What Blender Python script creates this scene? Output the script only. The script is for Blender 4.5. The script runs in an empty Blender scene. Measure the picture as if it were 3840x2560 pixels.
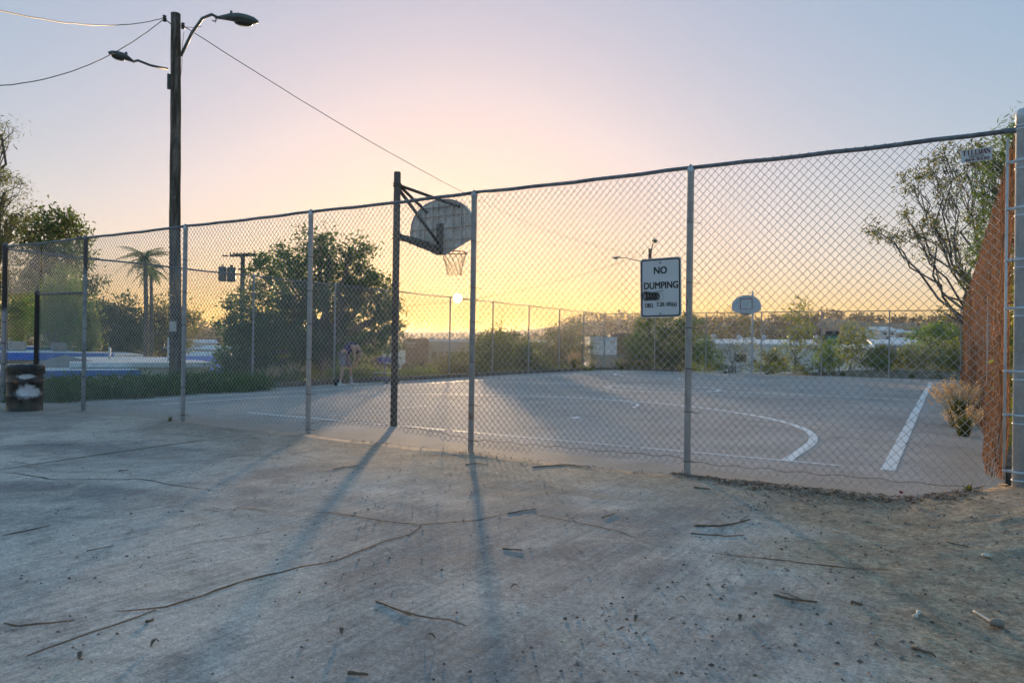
import bpy, math, random
import numpy as np
from mathutils import Vector, Matrix
R_ = random.Random(7)
rng = np.random.default_rng(7)
rad = math.radians
scene = bpy.context.scene
COL = scene.collection

# ------------------------------------------------------------------ camera
# world axes: X runs along the front fence (right), Y runs down the court, Z up; camera stands over the origin
F_PX, YAW, PITCH, ROLL, EYE = 2726.6, 0.542395, 0.0046812, 0.0140635, 1.37
_f = np.array([-math.sin(YAW)*math.cos(PITCH), math.cos(YAW)*math.cos(PITCH), math.sin(PITCH)])
_r = np.array([math.cos(YAW), math.sin(YAW), 0.0]); _u = np.cross(_r, _f)
_r, _u = math.cos(ROLL)*_r + math.sin(ROLL)*_u, -math.sin(ROLL)*_r + math.cos(ROLL)*_u
cam_d = bpy.data.cameras.new('camera'); cam = bpy.data.objects.new('camera', cam_d); COL.objects.link(cam)
cam_d.sensor_fit = 'HORIZONTAL'; cam_d.sensor_width = 36.0; cam_d.lens = 36.0*F_PX/3840.0
cam_d.clip_start = 0.05; cam_d.clip_end = 20000
cam.matrix_world = Matrix(((_r[0], _u[0], -_f[0], 0), (_r[1], _u[1], -_f[1], 0), (_r[2], _u[2], -_f[2], EYE), (0, 0, 0, 1)))
scene.camera = cam

# ------------------------------------------------------------------ light
SUN_AZ, SUN_EL = rad(35.4), rad(3.6)          # azimuth measured from +Y towards -X
sun_vec = Vector((-math.sin(SUN_AZ)*math.cos(SUN_EL), math.cos(SUN_AZ)*math.cos(SUN_EL), math.sin(SUN_EL)))
world = bpy.data.worlds.new('World'); scene.world = world; world.use_nodes = True
wn = world.node_tree.nodes; wl = world.node_tree.links; wn.clear()
sky = wn.new('ShaderNodeTexSky'); sky.sky_type = 'NISHITA'; sky.sun_disc = False
sky.sun_elevation = SUN_EL; sky.sun_rotation = -SUN_AZ
sky.altitude = 60; sky.air_density = 1.2; sky.dust_density = 1.4; sky.ozone_density = 3.5
gam = wn.new('ShaderNodeGamma'); gam.inputs[1].default_value = 0.27
hsv = wn.new('ShaderNodeHueSaturation'); hsv.inputs['Saturation'].default_value = 2.0
bg = wn.new('ShaderNodeBackground'); bg.inputs[1].default_value = 0.15
wo = wn.new('ShaderNodeOutputWorld')
tint = wn.new('ShaderNodeMix'); tint.data_type = 'RGBA'; tint.blend_type = 'MULTIPLY'; tint.inputs[0].default_value = 1.0
tint.inputs[7].default_value = (1.13, 0.955, 0.935, 1)      # cool white balance of the whole sky
wl.new(sky.outputs[0], gam.inputs[0]); wl.new(gam.outputs[0], hsv.inputs['Color']); wl.new(hsv.outputs[0], tint.inputs[6]); wl.new(tint.outputs[2], bg.inputs[0]); wl.new(bg.outputs[0], wo.inputs[0])
sl = bpy.data.lights.new('sun', 'SUN'); sl.energy = 2.4; sl.angle = rad(1.0); sl.color = (1.0, 0.66, 0.36)
so = bpy.data.objects.new('sun', sl); COL.objects.link(so); so.location = (-40, 55, 30)
so.rotation_euler = (-sun_vec).to_track_quat('-Z', 'Y').to_euler()
scene.view_settings.view_transform = 'Standard'; scene.view_settings.look = 'None'
scene.view_settings.gamma = 1.0; scene.view_settings.use_curve_mapping = False
scene.view_settings.exposure = 2.0
scene.render.engine = 'CYCLES'
scene.cycles.max_bounces = 6; scene.cycles.transparent_max_bounces = 8

# ------------------------------------------------------------------ helpers
def ray(px, py):
    return _f + _r*(px-1920)/F_PX - _u*(py-1280)/F_PX
def at(px, py, D):
    "point seen at photo pixel (px, py), D metres away along the ground"
    d = ray(px, py); t = D/math.hypot(d[0], d[1]); return Vector((d[0]*t, d[1]*t, EYE+d[2]*t))
def onz(px, py, z=0.0):
    d = ray(px, py); t = (z-EYE)/d[2]; return Vector((d[0]*t, d[1]*t, z))
def ss(a, b, x):
    t = min(1.0, max(0.0, (x-a)/(b-a))); return t*t*(3-2*t)

class MB:
    def __init__(self): self.v = []; self.f = []
    def add(self, vs, fs):
        b = len(self.v); self.v.extend([tuple(p) for p in vs]); self.f.extend([tuple(i+b for i in q) for q in fs]); return self
    def box(self, c, s, M=None, taper=1.0, bev=0.0):
        x, y, z = s[0]/2, s[1]/2, s[2]/2
        if bev:
            b = min(bev, x*.45, y*.45, z*.45); vs = []; 
            prof = [(-z, b), (-z+b, 0), (z-b, 0), (z, b)]
            for zz, ins in prof:
                X, Y = x-ins, y-ins
                vs += [(-X+b*.6, -Y, zz), (X-b*.6, -Y, zz), (X, -Y+b*.6, zz), (X, Y-b*.6, zz), (X-b*.6, Y, zz), (-X+b*.6, Y, zz), (-X, Y-b*.6, zz), (-X, -Y+b*.6, zz)]
            fs = [tuple(range(7, -1, -1)), tuple(range(24, 32))]
            for k in range(3):
                for i in range(8): j = (i+1) % 8; fs.append((k*8+i, k*8+j, k*8+8+j, k*8+8+i))
        else:
            t = taper
            vs = [(-x,-y,-z),(x,-y,-z),(x,y,-z),(-x,y,-z),(-x*t,-y*t,z),(x*t,-y*t,z),(x*t,y*t,z),(-x*t,y*t,z)]
            fs = [(3,2,1,0),(4,5,6,7),(0,1,5,4),(1,2,6,5),(2,3,7,6),(3,0,4,7)]
        out = []
        for p in vs:
            p = Vector(p)
            if M is not None: p = M @ p
            out.append(p+Vector(c))
        return self.add(out, fs)
    def tube(self, pts, r, n=8, cap=True):
        pts = [Vector(p) for p in pts]; m = len(pts)
        rs = r if isinstance(r, (list, tuple)) else [r]*m
        vs = []; prev = None
        for i, p in enumerate(pts):
            t = (pts[min(i+1, m-1)]-pts[max(i-1, 0)])
            t = t.normalized() if t.length > 1e-9 else Vector((0, 0, 1))
            if prev is None:
                a = Vector((0, 0, 1)) if abs(t.z) < .9 else Vector((1, 0, 0)); s = t.cross(a).normalized()
            else:
                s = prev - t*prev.dot(t); s = s.normalized() if s.length > 1e-6 else t.orthogonal().normalized()
            prev = s; q = t.cross(s)
            for k in range(n):
                a = 2*math.pi*k/n; vs.append(p+(s*math.cos(a)+q*math.sin(a))*rs[i])
        fs = []
        for i in range(m-1):
            for k in range(n):
                j = (k+1) % n; fs.append((i*n+k, i*n+j, i*n+n+j, i*n+n+k))
        if cap: fs.append(tuple(range(n-1, -1, -1))); fs.append(tuple((m-1)*n+k for k in range(n)))
        return self.add(vs, fs)
    def lathe(self, prof, n=20, c=(0, 0, 0), cap=True, M=None):
        vs = []; fs = []
        for (r, z) in prof:
            for k in range(n):
                a = 2*math.pi*k/n; p = Vector((r*math.cos(a), r*math.sin(a), z))
                if M is not None: p = M @ p
                vs.append(p+Vector(c))
        for i in range(len(prof)-1):
            for k in range(n):
                j = (k+1) % n; fs.append((i*n+k, i*n+j, i*n+n+j, i*n+n+k))
        if cap: fs.append(tuple(range(n-1, -1, -1))); fs.append(tuple((len(prof)-1)*n+k for k in range(n)))
        return self.add(vs, fs)
    def torus(self, c, R, r, N=20, n=6, M=None):
        pts = []
        vs = []; fs = []
        for i in range(N):
            a = 2*math.pi*i/N
            for k in range(n):
                b = 2*math.pi*k/n; p = Vector(((R+r*math.cos(b))*math.cos(a), (R+r*math.cos(b))*math.sin(a), r*math.sin(b)))
                if M is not None: p = M @ p
                vs.append(p+Vector(c))
        for i in range(N):
            for k in range(n):
                fs.append((i*n+k, ((i+1) % N)*n+k, ((i+1) % N)*n+(k+1) % n, i*n+(k+1) % n))
        return self.add(vs, fs)
    def ribbon(self, pts, w, z=0.0, closed=False):
        "flat strip along pts (x, y), width w"
        P = [Vector((p[0], p[1])) for p in pts]; m = len(P); vs = []; ws = w if isinstance(w, list) else [w]*m
        for i in range(m):
            a = P[(i-1) % m] if (closed or i > 0) else P[i]; b = P[(i+1) % m] if (closed or i < m-1) else P[i]
            t = (b-a).normalized(); nn = Vector((-t.y, t.x))*ws[i]/2
            vs += [(P[i].x+nn.x, P[i].y+nn.y, z), (P[i].x-nn.x, P[i].y-nn.y, z)]
        fs = [(2*i, 2*i+1, 2*i+3, 2*i+2) for i in range(m-1)]
        if closed: fs.append((2*m-2, 2*m-1, 1, 0))
        return self.add(vs, fs)
    def slab(self, outline, y0, y1):
        "outline in (x, z), extruded from y0 to y1"
        n = len(outline)
        vs = [(x, y0, z) for x, z in outline]+[(x, y1, z) for x, z in outline]
        fs = [tuple(range(n)), tuple(range(2*n-1, n-1, -1))]+[(i, i+n, (i+1) % n+n, (i+1) % n) for i in range(n)]
        return self.add(vs, fs)
    def build(self, name, mat, parent=None, smooth=False, world=False, kind=None):
        v = self.v
        if parent is not None and world:
            o = parent.location; v = [(p[0]-o[0], p[1]-o[1], p[2]-o[2]) for p in v]
        me = bpy.data.meshes.new(name); me.from_pydata(v, [], self.f); me.update()
        if smooth: me.polygons.foreach_set('use_smooth', [True]*len(me.polygons))
        ob = bpy.data.objects.new(name, me); COL.objects.link(ob)
        if mat: me.materials.append(mat)
        if parent is not None: ob.parent = parent
        if kind: ob['kind'] = kind
        return ob

def np_mesh(name, verts, nper, mat, parent=None, kind=None, world=False):
    "verts: (N*nper, 3) array, faces of nper consecutive vertices"
    verts = np.asarray(verts, dtype=np.float32)
    if parent is not None and world: verts = verts-np.array(parent.location, dtype=np.float32)
    n = len(verts)//nper
    me = bpy.data.meshes.new(name); me.vertices.add(len(verts)); me.vertices.foreach_set('co', verts.ravel())
    me.loops.add(n*nper); me.loops.foreach_set('vertex_index', np.arange(n*nper, dtype=np.int32))
    me.polygons.add(n); me.polygons.foreach_set('loop_start', np.arange(0, n*nper, nper, dtype=np.int32))
    me.update(calc_edges=True); me.validate()
    ob = bpy.data.objects.new(name, me); COL.objects.link(ob); me.materials.append(mat)
    if parent is not None: ob.parent = parent
    if kind: ob['kind'] = kind
    return ob

def tag(o, label, cat, group=None):
    o['label'] = label; o['category'] = cat
    if group: o['group'] = group
    return o
def thing(name, label, cat, loc=(0, 0, 0), rz=0.0, group=None):
    o = bpy.data.objects.new(name, None); COL.objects.link(o); o.location = loc; o.rotation_euler = (0, 0, rz)
    o.empty_display_size = .2
    return tag(o, label, cat, group)
def structure(o): o['kind'] = 'structure'; return o
def copy_tree(o, parent=None):
    c = o.copy(); COL.objects.link(c); c.parent = parent
    for ch in [x for x in bpy.data.objects if x.parent == o]: copy_tree(ch, c)
    return c

# ------------------------------------------------------------------ materials
def newmat(name):
    m = bpy.data.materials.new(name); m.use_nodes = True; nt = m.node_tree
    return m, nt.nodes, nt.links, nt.nodes['Principled BSDF']
def nz(n, l, vec, scale, detail=4, rough=.55, dist=0.0):
    t = n.new('ShaderNodeTexNoise'); t.inputs['Scale'].default_value = scale; t.inputs['Detail'].default_value = detail
    t.inputs['Roughness'].default_value = rough; t.inputs['Distortion'].default_value = dist
    if vec is not None: l.new(vec, t.inputs['Vector'])
    return t.outputs['Fac']
def rmp(n, l, fac, a, b, ca=0.0, cb=1.0):
    t = n.new('ShaderNodeMapRange'); t.inputs[1].default_value = a; t.inputs[2].default_value = b
    t.inputs[3].default_value = ca; t.inputs[4].default_value = cb; l.new(fac, t.inputs[0]); return t.outputs[0]
def mixc(n, l, fac, a, b, mode='MIX'):
    t = n.new('ShaderNodeMix'); t.data_type = 'RGBA'; t.blend_type = mode
    for sock, v in ((t.inputs[0], fac), (t.inputs[6], a), (t.inputs[7], b)):
        if hasattr(v, 'is_output'): l.new(v, sock)
        elif isinstance(v, (int, float)): sock.default_value = v
        else: sock.default_value = (*v, 1)
    return t.outputs[2]
def mth(n, l, op, a, b=0.0):
    t = n.new('ShaderNodeMath'); t.operation = op
    for i, v in enumerate((a, b)):
        if hasattr(v, 'is_output'): l.new(v, t.inputs[i])
        else: t.inputs[i].default_value = v
    return t.outputs[0]
def coords(n, l, scale=None, kind='Object', rot=None):
    c = n.new('ShaderNodeTexCoord').outputs[kind]
    if scale is None and rot is None: return c
    m = n.new('ShaderNodeMapping'); l.new(c, m.inputs[0])
    if scale is not None: m.inputs['Scale'].default_value = scale
    if rot is not None: m.inputs['Rotation'].default_value = rot
    return m.outputs[0]
def bump(n, l, p, h, strength, dist):
    b = n.new('ShaderNodeBump'); b.inputs['Strength'].default_value = strength; b.inputs['Distance'].default_value = dist
    l.new(h, b.inputs['Height']); l.new(b.outputs[0], p.inputs['Normal'])
def mat(name, c1, c2=None, scale=6.0, rough=.6, metal=0.0, spec=.5, bmp=None, fine=.18, lo=.35, hi=.65, stretch=None):
    m, n, l, p = newmat(name)
    p.inputs['Roughness'].default_value = rough; p.inputs['Metallic'].default_value = metal; p.inputs['Specular IOR Level'].default_value = spec
    v = coords(n, l, stretch)
    c2 = c2 or tuple(x*.72 for x in c1)
    c = mixc(n, l, rmp(n, l, nz(n, l, v, scale, 5), lo, hi), c1, c2)
    fn = rmp(n, l, nz(n, l, v, scale*9, 3), .3, .7, 1-fine, 1+fine)
    c = mixc(n, l, 1.0, c, fn, 'MULTIPLY')
    l.new(c, p.inputs['Base Color'])
    if bmp: bump(n, l, p, nz(n, l, v, bmp[0], 5), bmp[1], bmp[2])
    return m
def leafmat(name, cols, trans=.35, rough=.55):
    m, n, l, p = newmat(name)
    g = n.new('ShaderNodeNewGeometry'); cr = n.new('ShaderNodeValToRGB'); l.new(g.outputs['Random Per Island'], cr.inputs[0])
    el = cr.color_ramp.elements
    while len(el) < len(cols): el.new(.5)
    for i, c in enumerate(cols): el[i].position = i/(max(1, len(cols)-1)); el[i].color = (*c, 1)
    l.new(cr.outputs[0], p.inputs['Base Color']); p.inputs['Roughness'].default_value = rough
    p.inputs['Specular IOR Level'].default_value = .3
    t = n.new('ShaderNodeBsdfTranslucent'); bright = mixc(n, l, 1.0, cr.outputs[0], (1.5, 1.6, .9), 'MULTIPLY'); l.new(bright, t.inputs[0])
    mx = n.new('ShaderNodeMixShader'); mx.inputs[0].default_value = trans
    l.new(p.outputs[0], mx.inputs[1]); l.new(t.outputs[0], mx.inputs[2]); l.new(mx.outputs[0], n['Material Output'].inputs[0])
    return m

M = {}
M['galv'] = mat('galvanised_steel', (.66, .70, .76), (.52, .56, .62), 9, .45, .15, fine=.12)
M['rail'] = mat('rail_steel', (.22, .24, .27), (.12, .13, .15), 12, .5, .4)
M['wire'] = mat('fence_wire', (.52, .53, .55), (.40, .40, .42), 3, .45, .2)
M['rust_sun_wire'] = mat('rusty_sunlit_wire', (.44, .175, .07), (.13, .055, .03), 7, .8, .1, stretch=(1, 2.2, .55), fine=.45, lo=.42, hi=.6)  # rust brown, with low-sun glow and shaded wire sides mixed into the colour
M['tie'] = mat('tie_wire', (.05, .045, .04), (.12, .06, .03), 20, .7, .3)
M['black'] = mat('black_paint', (.02, .02, .022), (.035, .033, .03), 15, .45)
M['ink'] = mat('black_ink', (.012, .012, .014), None, 5, .5)
M['whitep'] = mat('white_paint', (.74, .74, .74), (.62, .62, .62), 8, .5)
M['pole'] = mat('creosoted_wood', (.055, .04, .03), (.19, .16, .135), 1.1, .8, bmp=(9, .6, .03), stretch=(6, 6, .7), fine=.4, lo=.45, hi=.62)
M['lamp'] = mat('lamp_grey', (.13, .16, .16), (.08, .10, .10), 5, .45, .3)
M['glassdark'] = mat('lamp_lens', (.03, .03, .03), (.05, .05, .045), 10, .15)
M['alu'] = mat('cast_aluminium', (.46, .45, .46), (.33, .31, .30), 5, .5, .4, fine=.2)
M['hoopsteel'] = mat('hoop_steel', (.10, .09, .085), (.17, .13, .10), 6, .55, .3)
M['rim'] = mat('orange_rim', (.45, .12, .05), (.30, .09, .05), 10, .5)
M['chain'] = mat('net_cord', (.16, .10, .07), (.25, .16, .10), 30, .7)
M['board_far'] = mat('board_white', (.55, .62, .68), (.48, .55, .62), 5, .5)
M['redp'] = mat('red_paint', (.30, .03, .04), (.22, .03, .04), 8, .5)
M['wood'] = mat('twig_bark', (.10, .075, .055), (.20, .15, .11), 25, .85, bmp=(90, .4, .004))
M['bark'] = mat('tree_bark', (.12, .10, .085), (.22, .19, .16), 3, .9, bmp=(14, .7, .03), stretch=(3, 3, .6))
M['barkpale'] = mat('pale_bark', (.26, .23, .20), (.15, .13, .11), 2, .9, bmp=(10, .5, .03), stretch=(3, 3, .6))
M['palmbark'] = mat('palm_bark', (.20, .17, .14), (.12, .10, .085), 3, .9, bmp=(12, .8, .04), stretch=(.5, .5, 6))
M['crack'] = mat('crack_soil', (.05, .045, .04), (.09, .08, .06), 14, .95)
M['tar'] = mat('court_crack', (.05, .05, .052), (.10, .10, .10), 5, .9)
M['cream'] = mat('cream_stucco', (.78, .80, .72), (.70, .72, .66), 1.5, .85, bmp=(30, .2, .01))
M['roofw'] = mat('white_roof', (.82, .88, .92), (.72, .78, .82), 1.2, .7)
M['blue'] = mat('blue_fascia', (.045, .22, .72), (.04, .18, .60), 4, .5)
M['darkglass'] = mat('dark_pane', (.05, .045, .04), (.09, .08, .07), 2, .15)
M['brownwall'] = mat('brown_stucco', (.30, .19, .12), (.26, .16, .10), .8, .85)
M['palewall'] = mat('pale_wall', (.55, .48, .42), (.50, .44, .38), .6, .85)
M['greywall'] = mat('grey_wall', (.36, .34, .33), (.30, .29, .28), .6, .85)
M['whitewall'] = mat('white_wall', (.85, .86, .88), (.78, .79, .82), .5, .8)
M['rooftile'] = mat('brown_roof', (.22, .14, .10), (.17, .11, .08), 1.5, .9)
M['teal'] = mat('teal_panel', (.05, .32, .26), (.04, .26, .22), 3, .6)
M['purple'] = mat('purple_metal', (.24, .18, .46), (.19, .14, .38), 8, .45, .2)
M['rubber'] = mat('rubber', (.025, .025, .027), None, 10, .8)
M['kerb'] = mat('kerb_concrete', (.16, .115, .09), (.24, .19, .16), 3, .9, bmp=(30, .5, .01))
M['skin'] = mat('skin', (.62, .37, .28), (.56, .32, .23), 6, .55, fine=.06)
M['shirt'] = mat('purple_shirt', (.13, .095, .22), (.10, .07, .17), 6, .9, bmp=(25, .4, .01))
M['shorts'] = mat('grey_shorts', (.36, .29, .31), (.29, .23, .25), 6, .9, bmp=(18, .5, .015))
M['sock'] = mat('white_sock', (.62, .60, .60), None, 12, .9)
M['shoe'] = mat('white_shoe', (.78, .76, .80), (.62, .61, .66), 18, .6)
M['beard'] = mat('reddish_hair', (.20, .07, .04), (.13, .05, .03), 30, .8)
M['bag'] = mat('black_bin_liner', (.012, .012, .013), (.03, .03, .032), 9, .3, bmp=(14, .8, .03))
M['bone'] = mat('sun_bleached_bone', (.68, .64, .58), (.58, .53, .46), 20, .6)
M['stone'] = mat('stone', (.30, .25, .21), (.20, .17, .15), 12, .9, bmp=(40, .5, .01))
M['rust'] = mat('rust_band', (.30, .13, .05), (.16, .08, .04), 12, .8)
M['dryleaf'] = leafmat('dry_leaves', [(.10, .075, .06), (.30, .26, .23), (.20, .14, .10), (.38, .36, .34), (.26, .10, .05)], .1, .7)
M['grit'] = leafmat('grit', [(.05, .045, .04), (.22, .19, .17), (.10, .09, .08), (.5, .48, .45)], .0, .9)
M['lf_dark'] = leafmat('leaf_dark', [(0.052, 0.081, 0.032), (0.096, 0.143, 0.048), (0.078, 0.115, 0.045), (0.148, 0.192, 0.064)], .5)
M['lf_ficus'] = leafmat('leaf_ficus', [(0.052, 0.096, 0.029), (0.096, 0.164, 0.045), (0.078, 0.134, 0.040), (0.157, 0.211, 0.064)], .5)
M['lf_green'] = leafmat('leaf_green', [(0.096, 0.211, 0.048), (0.148, 0.260, 0.064), (0.209, 0.260, 0.081)], .5)
M['lf_olive'] = leafmat('leaf_olive', [(0.157, 0.173, 0.048), (0.227, 0.241, 0.064), (0.122, 0.164, 0.048), (0.260, 0.250, 0.064)], .5)
M['lf_dry'] = leafmat('leaf_dry', [(0.192, 0.192, 0.072), (0.260, 0.211, 0.081), (0.139, 0.164, 0.064), (0.260, 0.250, 0.048)], .5)
M['lf_euc'] = leafmat('leaf_eucalyptus', [(0.086, 0.115, 0.056), (0.139, 0.164, 0.081), (0.192, 0.164, 0.081), (0.104, 0.143, 0.081)], .5)
M['lf_yel'] = leafmat('leaf_shrub', [(0.122, 0.192, 0.048), (0.227, 0.260, 0.064), (0.260, 0.260, 0.048), (0.157, 0.230, 0.081)], .5)
M['lf_grey'] = leafmat('leaf_grey', [(0.209, 0.260, 0.161), (0.260, 0.260, 0.241), (0.174, 0.250, 0.129)], .5)
M['lf_hedge'] = leafmat('leaf_hedge', [(0.052, 0.115, 0.040), (0.096, 0.183, 0.056), (0.157, 0.250, 0.081), (0.174, 0.173, 0.064)], .5)
M['grass'] = leafmat('grass_blades', [(.10, .14, .04), (.16, .16, .06), (.08, .12, .03), (.22, .19, .09)], .4)
M['plume'] = leafmat('grass_plumes', [(.62, .42, .34), (.68, .50, .42), (.52, .36, .30)], .45)
M['hillwood'] = leafmat('hillside_wood', [(.05, .055, .03), (.08, .075, .04), (.10, .08, .05), (.06, .07, .03)], .15)

# concrete apron: grey broomed concrete, wind-blown dirt on the right
def mat_apron():
    m, n, l, p = newmat('broomed_concrete')
    v = coords(n, l); st = coords(n, l, (26, 1.1, 1), rot=(0, 0, rad(-6)))
    big = nz(n, l, v, .38, 6, .62, .8); mid = nz(n, l, v, 2.4, 7, .68, .3); fin = nz(n, l, v, 70, 3, .75); stre = nz(n, l, st, 1.0, 5, .65); gr_ = nz(n, l, v, 24, 5, .75)
    c = mixc(n, l, rmp(n, l, big, .42, .58), (.315, .28, .265), (.58, .505, .455))
    c = mixc(n, l, rmp(n, l, mid, .50, .72), c, (.285, .25, .235))
    c = mixc(n, l, rmp(n, l, nz(n, l, v, 1.3, 6, .7, .9), .56, .70, 0, .75), c, (.56, .49, .41))       # pale dust films
    c = mixc(n, l, 1.0, c, rmp(n, l, stre, .34, .66, .82, 1.16), 'MULTIPLY')
    c = mixc(n, l, 1.0, c, rmp(n, l, gr_, .36, .64, .80, 1.18), 'MULTIPLY')
    vo = n.new('ShaderNodeTexVoronoi'); vo.inputs['Scale'].default_value = 55; l.new(v, vo.inputs['Vector']); vc = n.new('ShaderNodeSeparateColor'); l.new(vo.outputs['Color'], vc.inputs[0])
    sp = mth(n, l, 'MULTIPLY', rmp(n, l, vo.outputs['Distance'], .18, .30, 1, 0), rmp(n, l, vc.outputs[0], .62, .70)); c = mixc(n, l, mth(n, l, 'MULTIPLY', sp, .45), c, mixc(n, l, rmp(n, l, vc.outputs[1], .45, .55), (.10, .095, .09), (.68, .64, .58)))
    c = mixc(n, l, 1.0, c, rmp(n, l, fin, .34, .66, .74, 1.27), 'MULTIPLY')
    sep = n.new('ShaderNodeSeparateXYZ'); l.new(v, sep.inputs[0])
    nb = nz(n, l, v, .8, 6, .65, .5)
    # dirt: grows to the right and along the fence foot
    dx = mth(n, l, 'ADD', sep.outputs[0], mth(n, l, 'MULTIPLY', sep.outputs[1], .40))
    a = mth(n, l, 'ADD', dx, mth(n, l, 'MULTIPLY', nb, 3.0))
    dm = rmp(n, l, a, 2.1, 3.2)
    fe = mth(n, l, 'ADD', mth(n, l, 'MULTIPLY', sep.outputs[1], .62), mth(n, l, 'MULTIPLY', nz(n, l, v, 1.7, 6, .7), 2.4))
    dm2 = mth(n, l, 'MULTIPLY', rmp(n, l, fe, 4.4, 6.0), rmp(n, l, sep.outputs[0], -12, -5, .3, .85))
    dirt = mixc(n, l, rmp(n, l, nz(n, l, v, 5, 7, .75), .36, .62), (.50, .40, .29), (.29, .22, .16))
    dirt = mixc(n, l, 1.0, dirt, rmp(n, l, gr_, .36, .64, .62, 1.3), 'MULTIPLY')
    dirt = mixc(n, l, 1.0, dirt, rmp(n, l, fin, .3, .7, .65, 1.3), 'MULTIPLY')
    c = mixc(n, l, mth(n, l, 'MAXIMUM', dm, dm2), c, dirt)
    c = mixc(n, l, rmp(n, l, nz(n, l, v, .9, 5, .6, 1.5), .60, .72, 0, .55), c, (.15, .14, .14))      # oil and damp stains
    l.new(c, p.inputs['Base Color']); p.inputs['Roughness'].default_value = .9; p.inputs['Specular IOR Level'].default_value = .2
    h = mth(n, l, 'ADD', mth(n, l, 'MULTIPLY', stre, .30), mth(n, l, 'ADD', mth(n, l, 'MULTIPLY', fin, .35), mth(n, l, 'MULTIPLY', mid, 1.0)))
    h = mth(n, l, 'ADD', h, mth(n, l, 'MULTIPLY', mth(n, l, 'MULTIPLY', nz(n, l, v, 16, 5, .7), dm), 2.0))
    bump(n, l, p, h, .26, .012)
    return m
def mat_court():
    m, n, l, p = newmat('faded_asphalt')
    v = coords(n, l); big = nz(n, l, v, .35, 5, .6, .4); mid = nz(n, l, v, 2.2, 6, .65); fin = nz(n, l, v, 75, 3, .75)
    c = mixc(n, l, rmp(n, l, big, .36, .62), (.40, .355, .345), (.52, .465, .44))
    c = mixc(n, l, rmp(n, l, nz(n, l, v, .8, 6, .65, 1.2), .56, .70, 0, .5), c, (.24, .22, .215))
    c = mixc(n, l, rmp(n, l, mid, .5, .8), c, (.35, .315, .305))
    c = mixc(n, l, 1.0, c, rmp(n, l, fin, .34, .66, .6, 1.4), 'MULTIPLY')
    sep = n.new('ShaderNodeSeparateXYZ'); l.new(v, sep.inputs[0])
    nb = nz(n, l, v, 1.1, 6, .65, .4)
    d1 = rmp(n, l, mth(n, l, 'SUBTRACT', mth(n, l, 'MULTIPLY', nb, 3.2), sep.outputs[1]), -7.4, -6.4)
    d2 = rmp(n, l, mth(n, l, 'ADD', mth(n, l, 'MULTIPLY', nb, 1.2), sep.outputs[0]), .2, .7)
    dm = mth(n, l, 'MULTIPLY', mth(n, l, 'MAXIMUM', d1, d2), .55)
    c = mixc(n, l, dm, c, (.38, .31, .25))
    l.new(c, p.inputs['Base Color']); p.inputs['Roughness'].default_value = .85; p.inputs['Specular IOR Level'].default_value = .25
    bump(n, l, p, mth(n, l, 'ADD', fin, mth(n, l, 'MULTIPLY', mid, .8)), .5, .008)
    return m
def mat_line():
    m, n, l, p = newmat('court_line_paint')
    v = coords(n, l); w = nz(n, l, v, 1.1, 6, .7, .3); f = nz(n, l, v, 45, 3, .7)
    k = rmp(n, l, mth(n, l, 'ADD', w, mth(n, l, 'MULTIPLY', f, .35)), .84, 1.04)
    c = mixc(n, l, k, (.90, .89, .89), (.45, .43, .42))
    l.new(c, p.inputs['Base Color']); p.inputs['Roughness'].default_value = .6
    bump(n, l, p, f, .3, .004); return m
def mat_terrain():
    m, n, l, p = newmat('dry_ground')
    v = coords(n, l); a = nz(n, l, v, .09, 6, .65); b = nz(n, l, v, 1.4, 6, .7); f = nz(n, l, v, 14, 4, .7)
    c = mixc(n, l, rmp(n, l, a, .4, .6), (.17, .13, .09), (.12, .115, .06))
    c = mixc(n, l, rmp(n, l, b, .42, .62), c, (.24, .20, .16))
    c = mixc(n, l, 1.0, c, rmp(n, l, f, .3, .7, .6, 1.35), 'MULTIPLY')
    l.new(c, p.inputs['Base Color']); p.inputs['Roughness'].default_value = .95; bump(n, l, p, mth(n, l, 'ADD', b, f), .7, .05); return m
M['apron'] = mat_apron(); M['court'] = mat_court(); M['line'] = mat_line(); M['terrain'] = mat_terrain()

# ------------------------------------------------------------------ terrain, court, apron
from mathutils import noise as mnoise
XL, XR, YF, YB, FH = -17.62, 0.45, 7.68, 39.9, 3.30      # fence planes and fence height
SKYL = [(-9000, 1225), (0, 1225), (700, 1228), (900, 1236), (1250, 1240), (1530, 1246), (1730, 1260), (1900, 1238), (2050, 1232), (2200, 1200), (2500, 1200),
        (2700, 1204), (2860, 1208), (3100, 1200), (3300, 1218), (3600, 1222), (4200, 1210), (9000, 1210)]
def px_of(x, y):
    d = np.array([x, y, 0.0]); z = d @ _f
    if z < .05*math.hypot(x, y): return 9000 if d @ _r > 0 else -9000
    return 1920+F_PX*(d @ _r)/z
def lerp_tab(T, x):
    if x <= T[0][0]: return T[0][1]
    for (a, va), (b, vb) in zip(T, T[1:]):
        if x <= b: return va+(vb-va)*(x-a)/(b-a)
    return T[-1][1]
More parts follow.
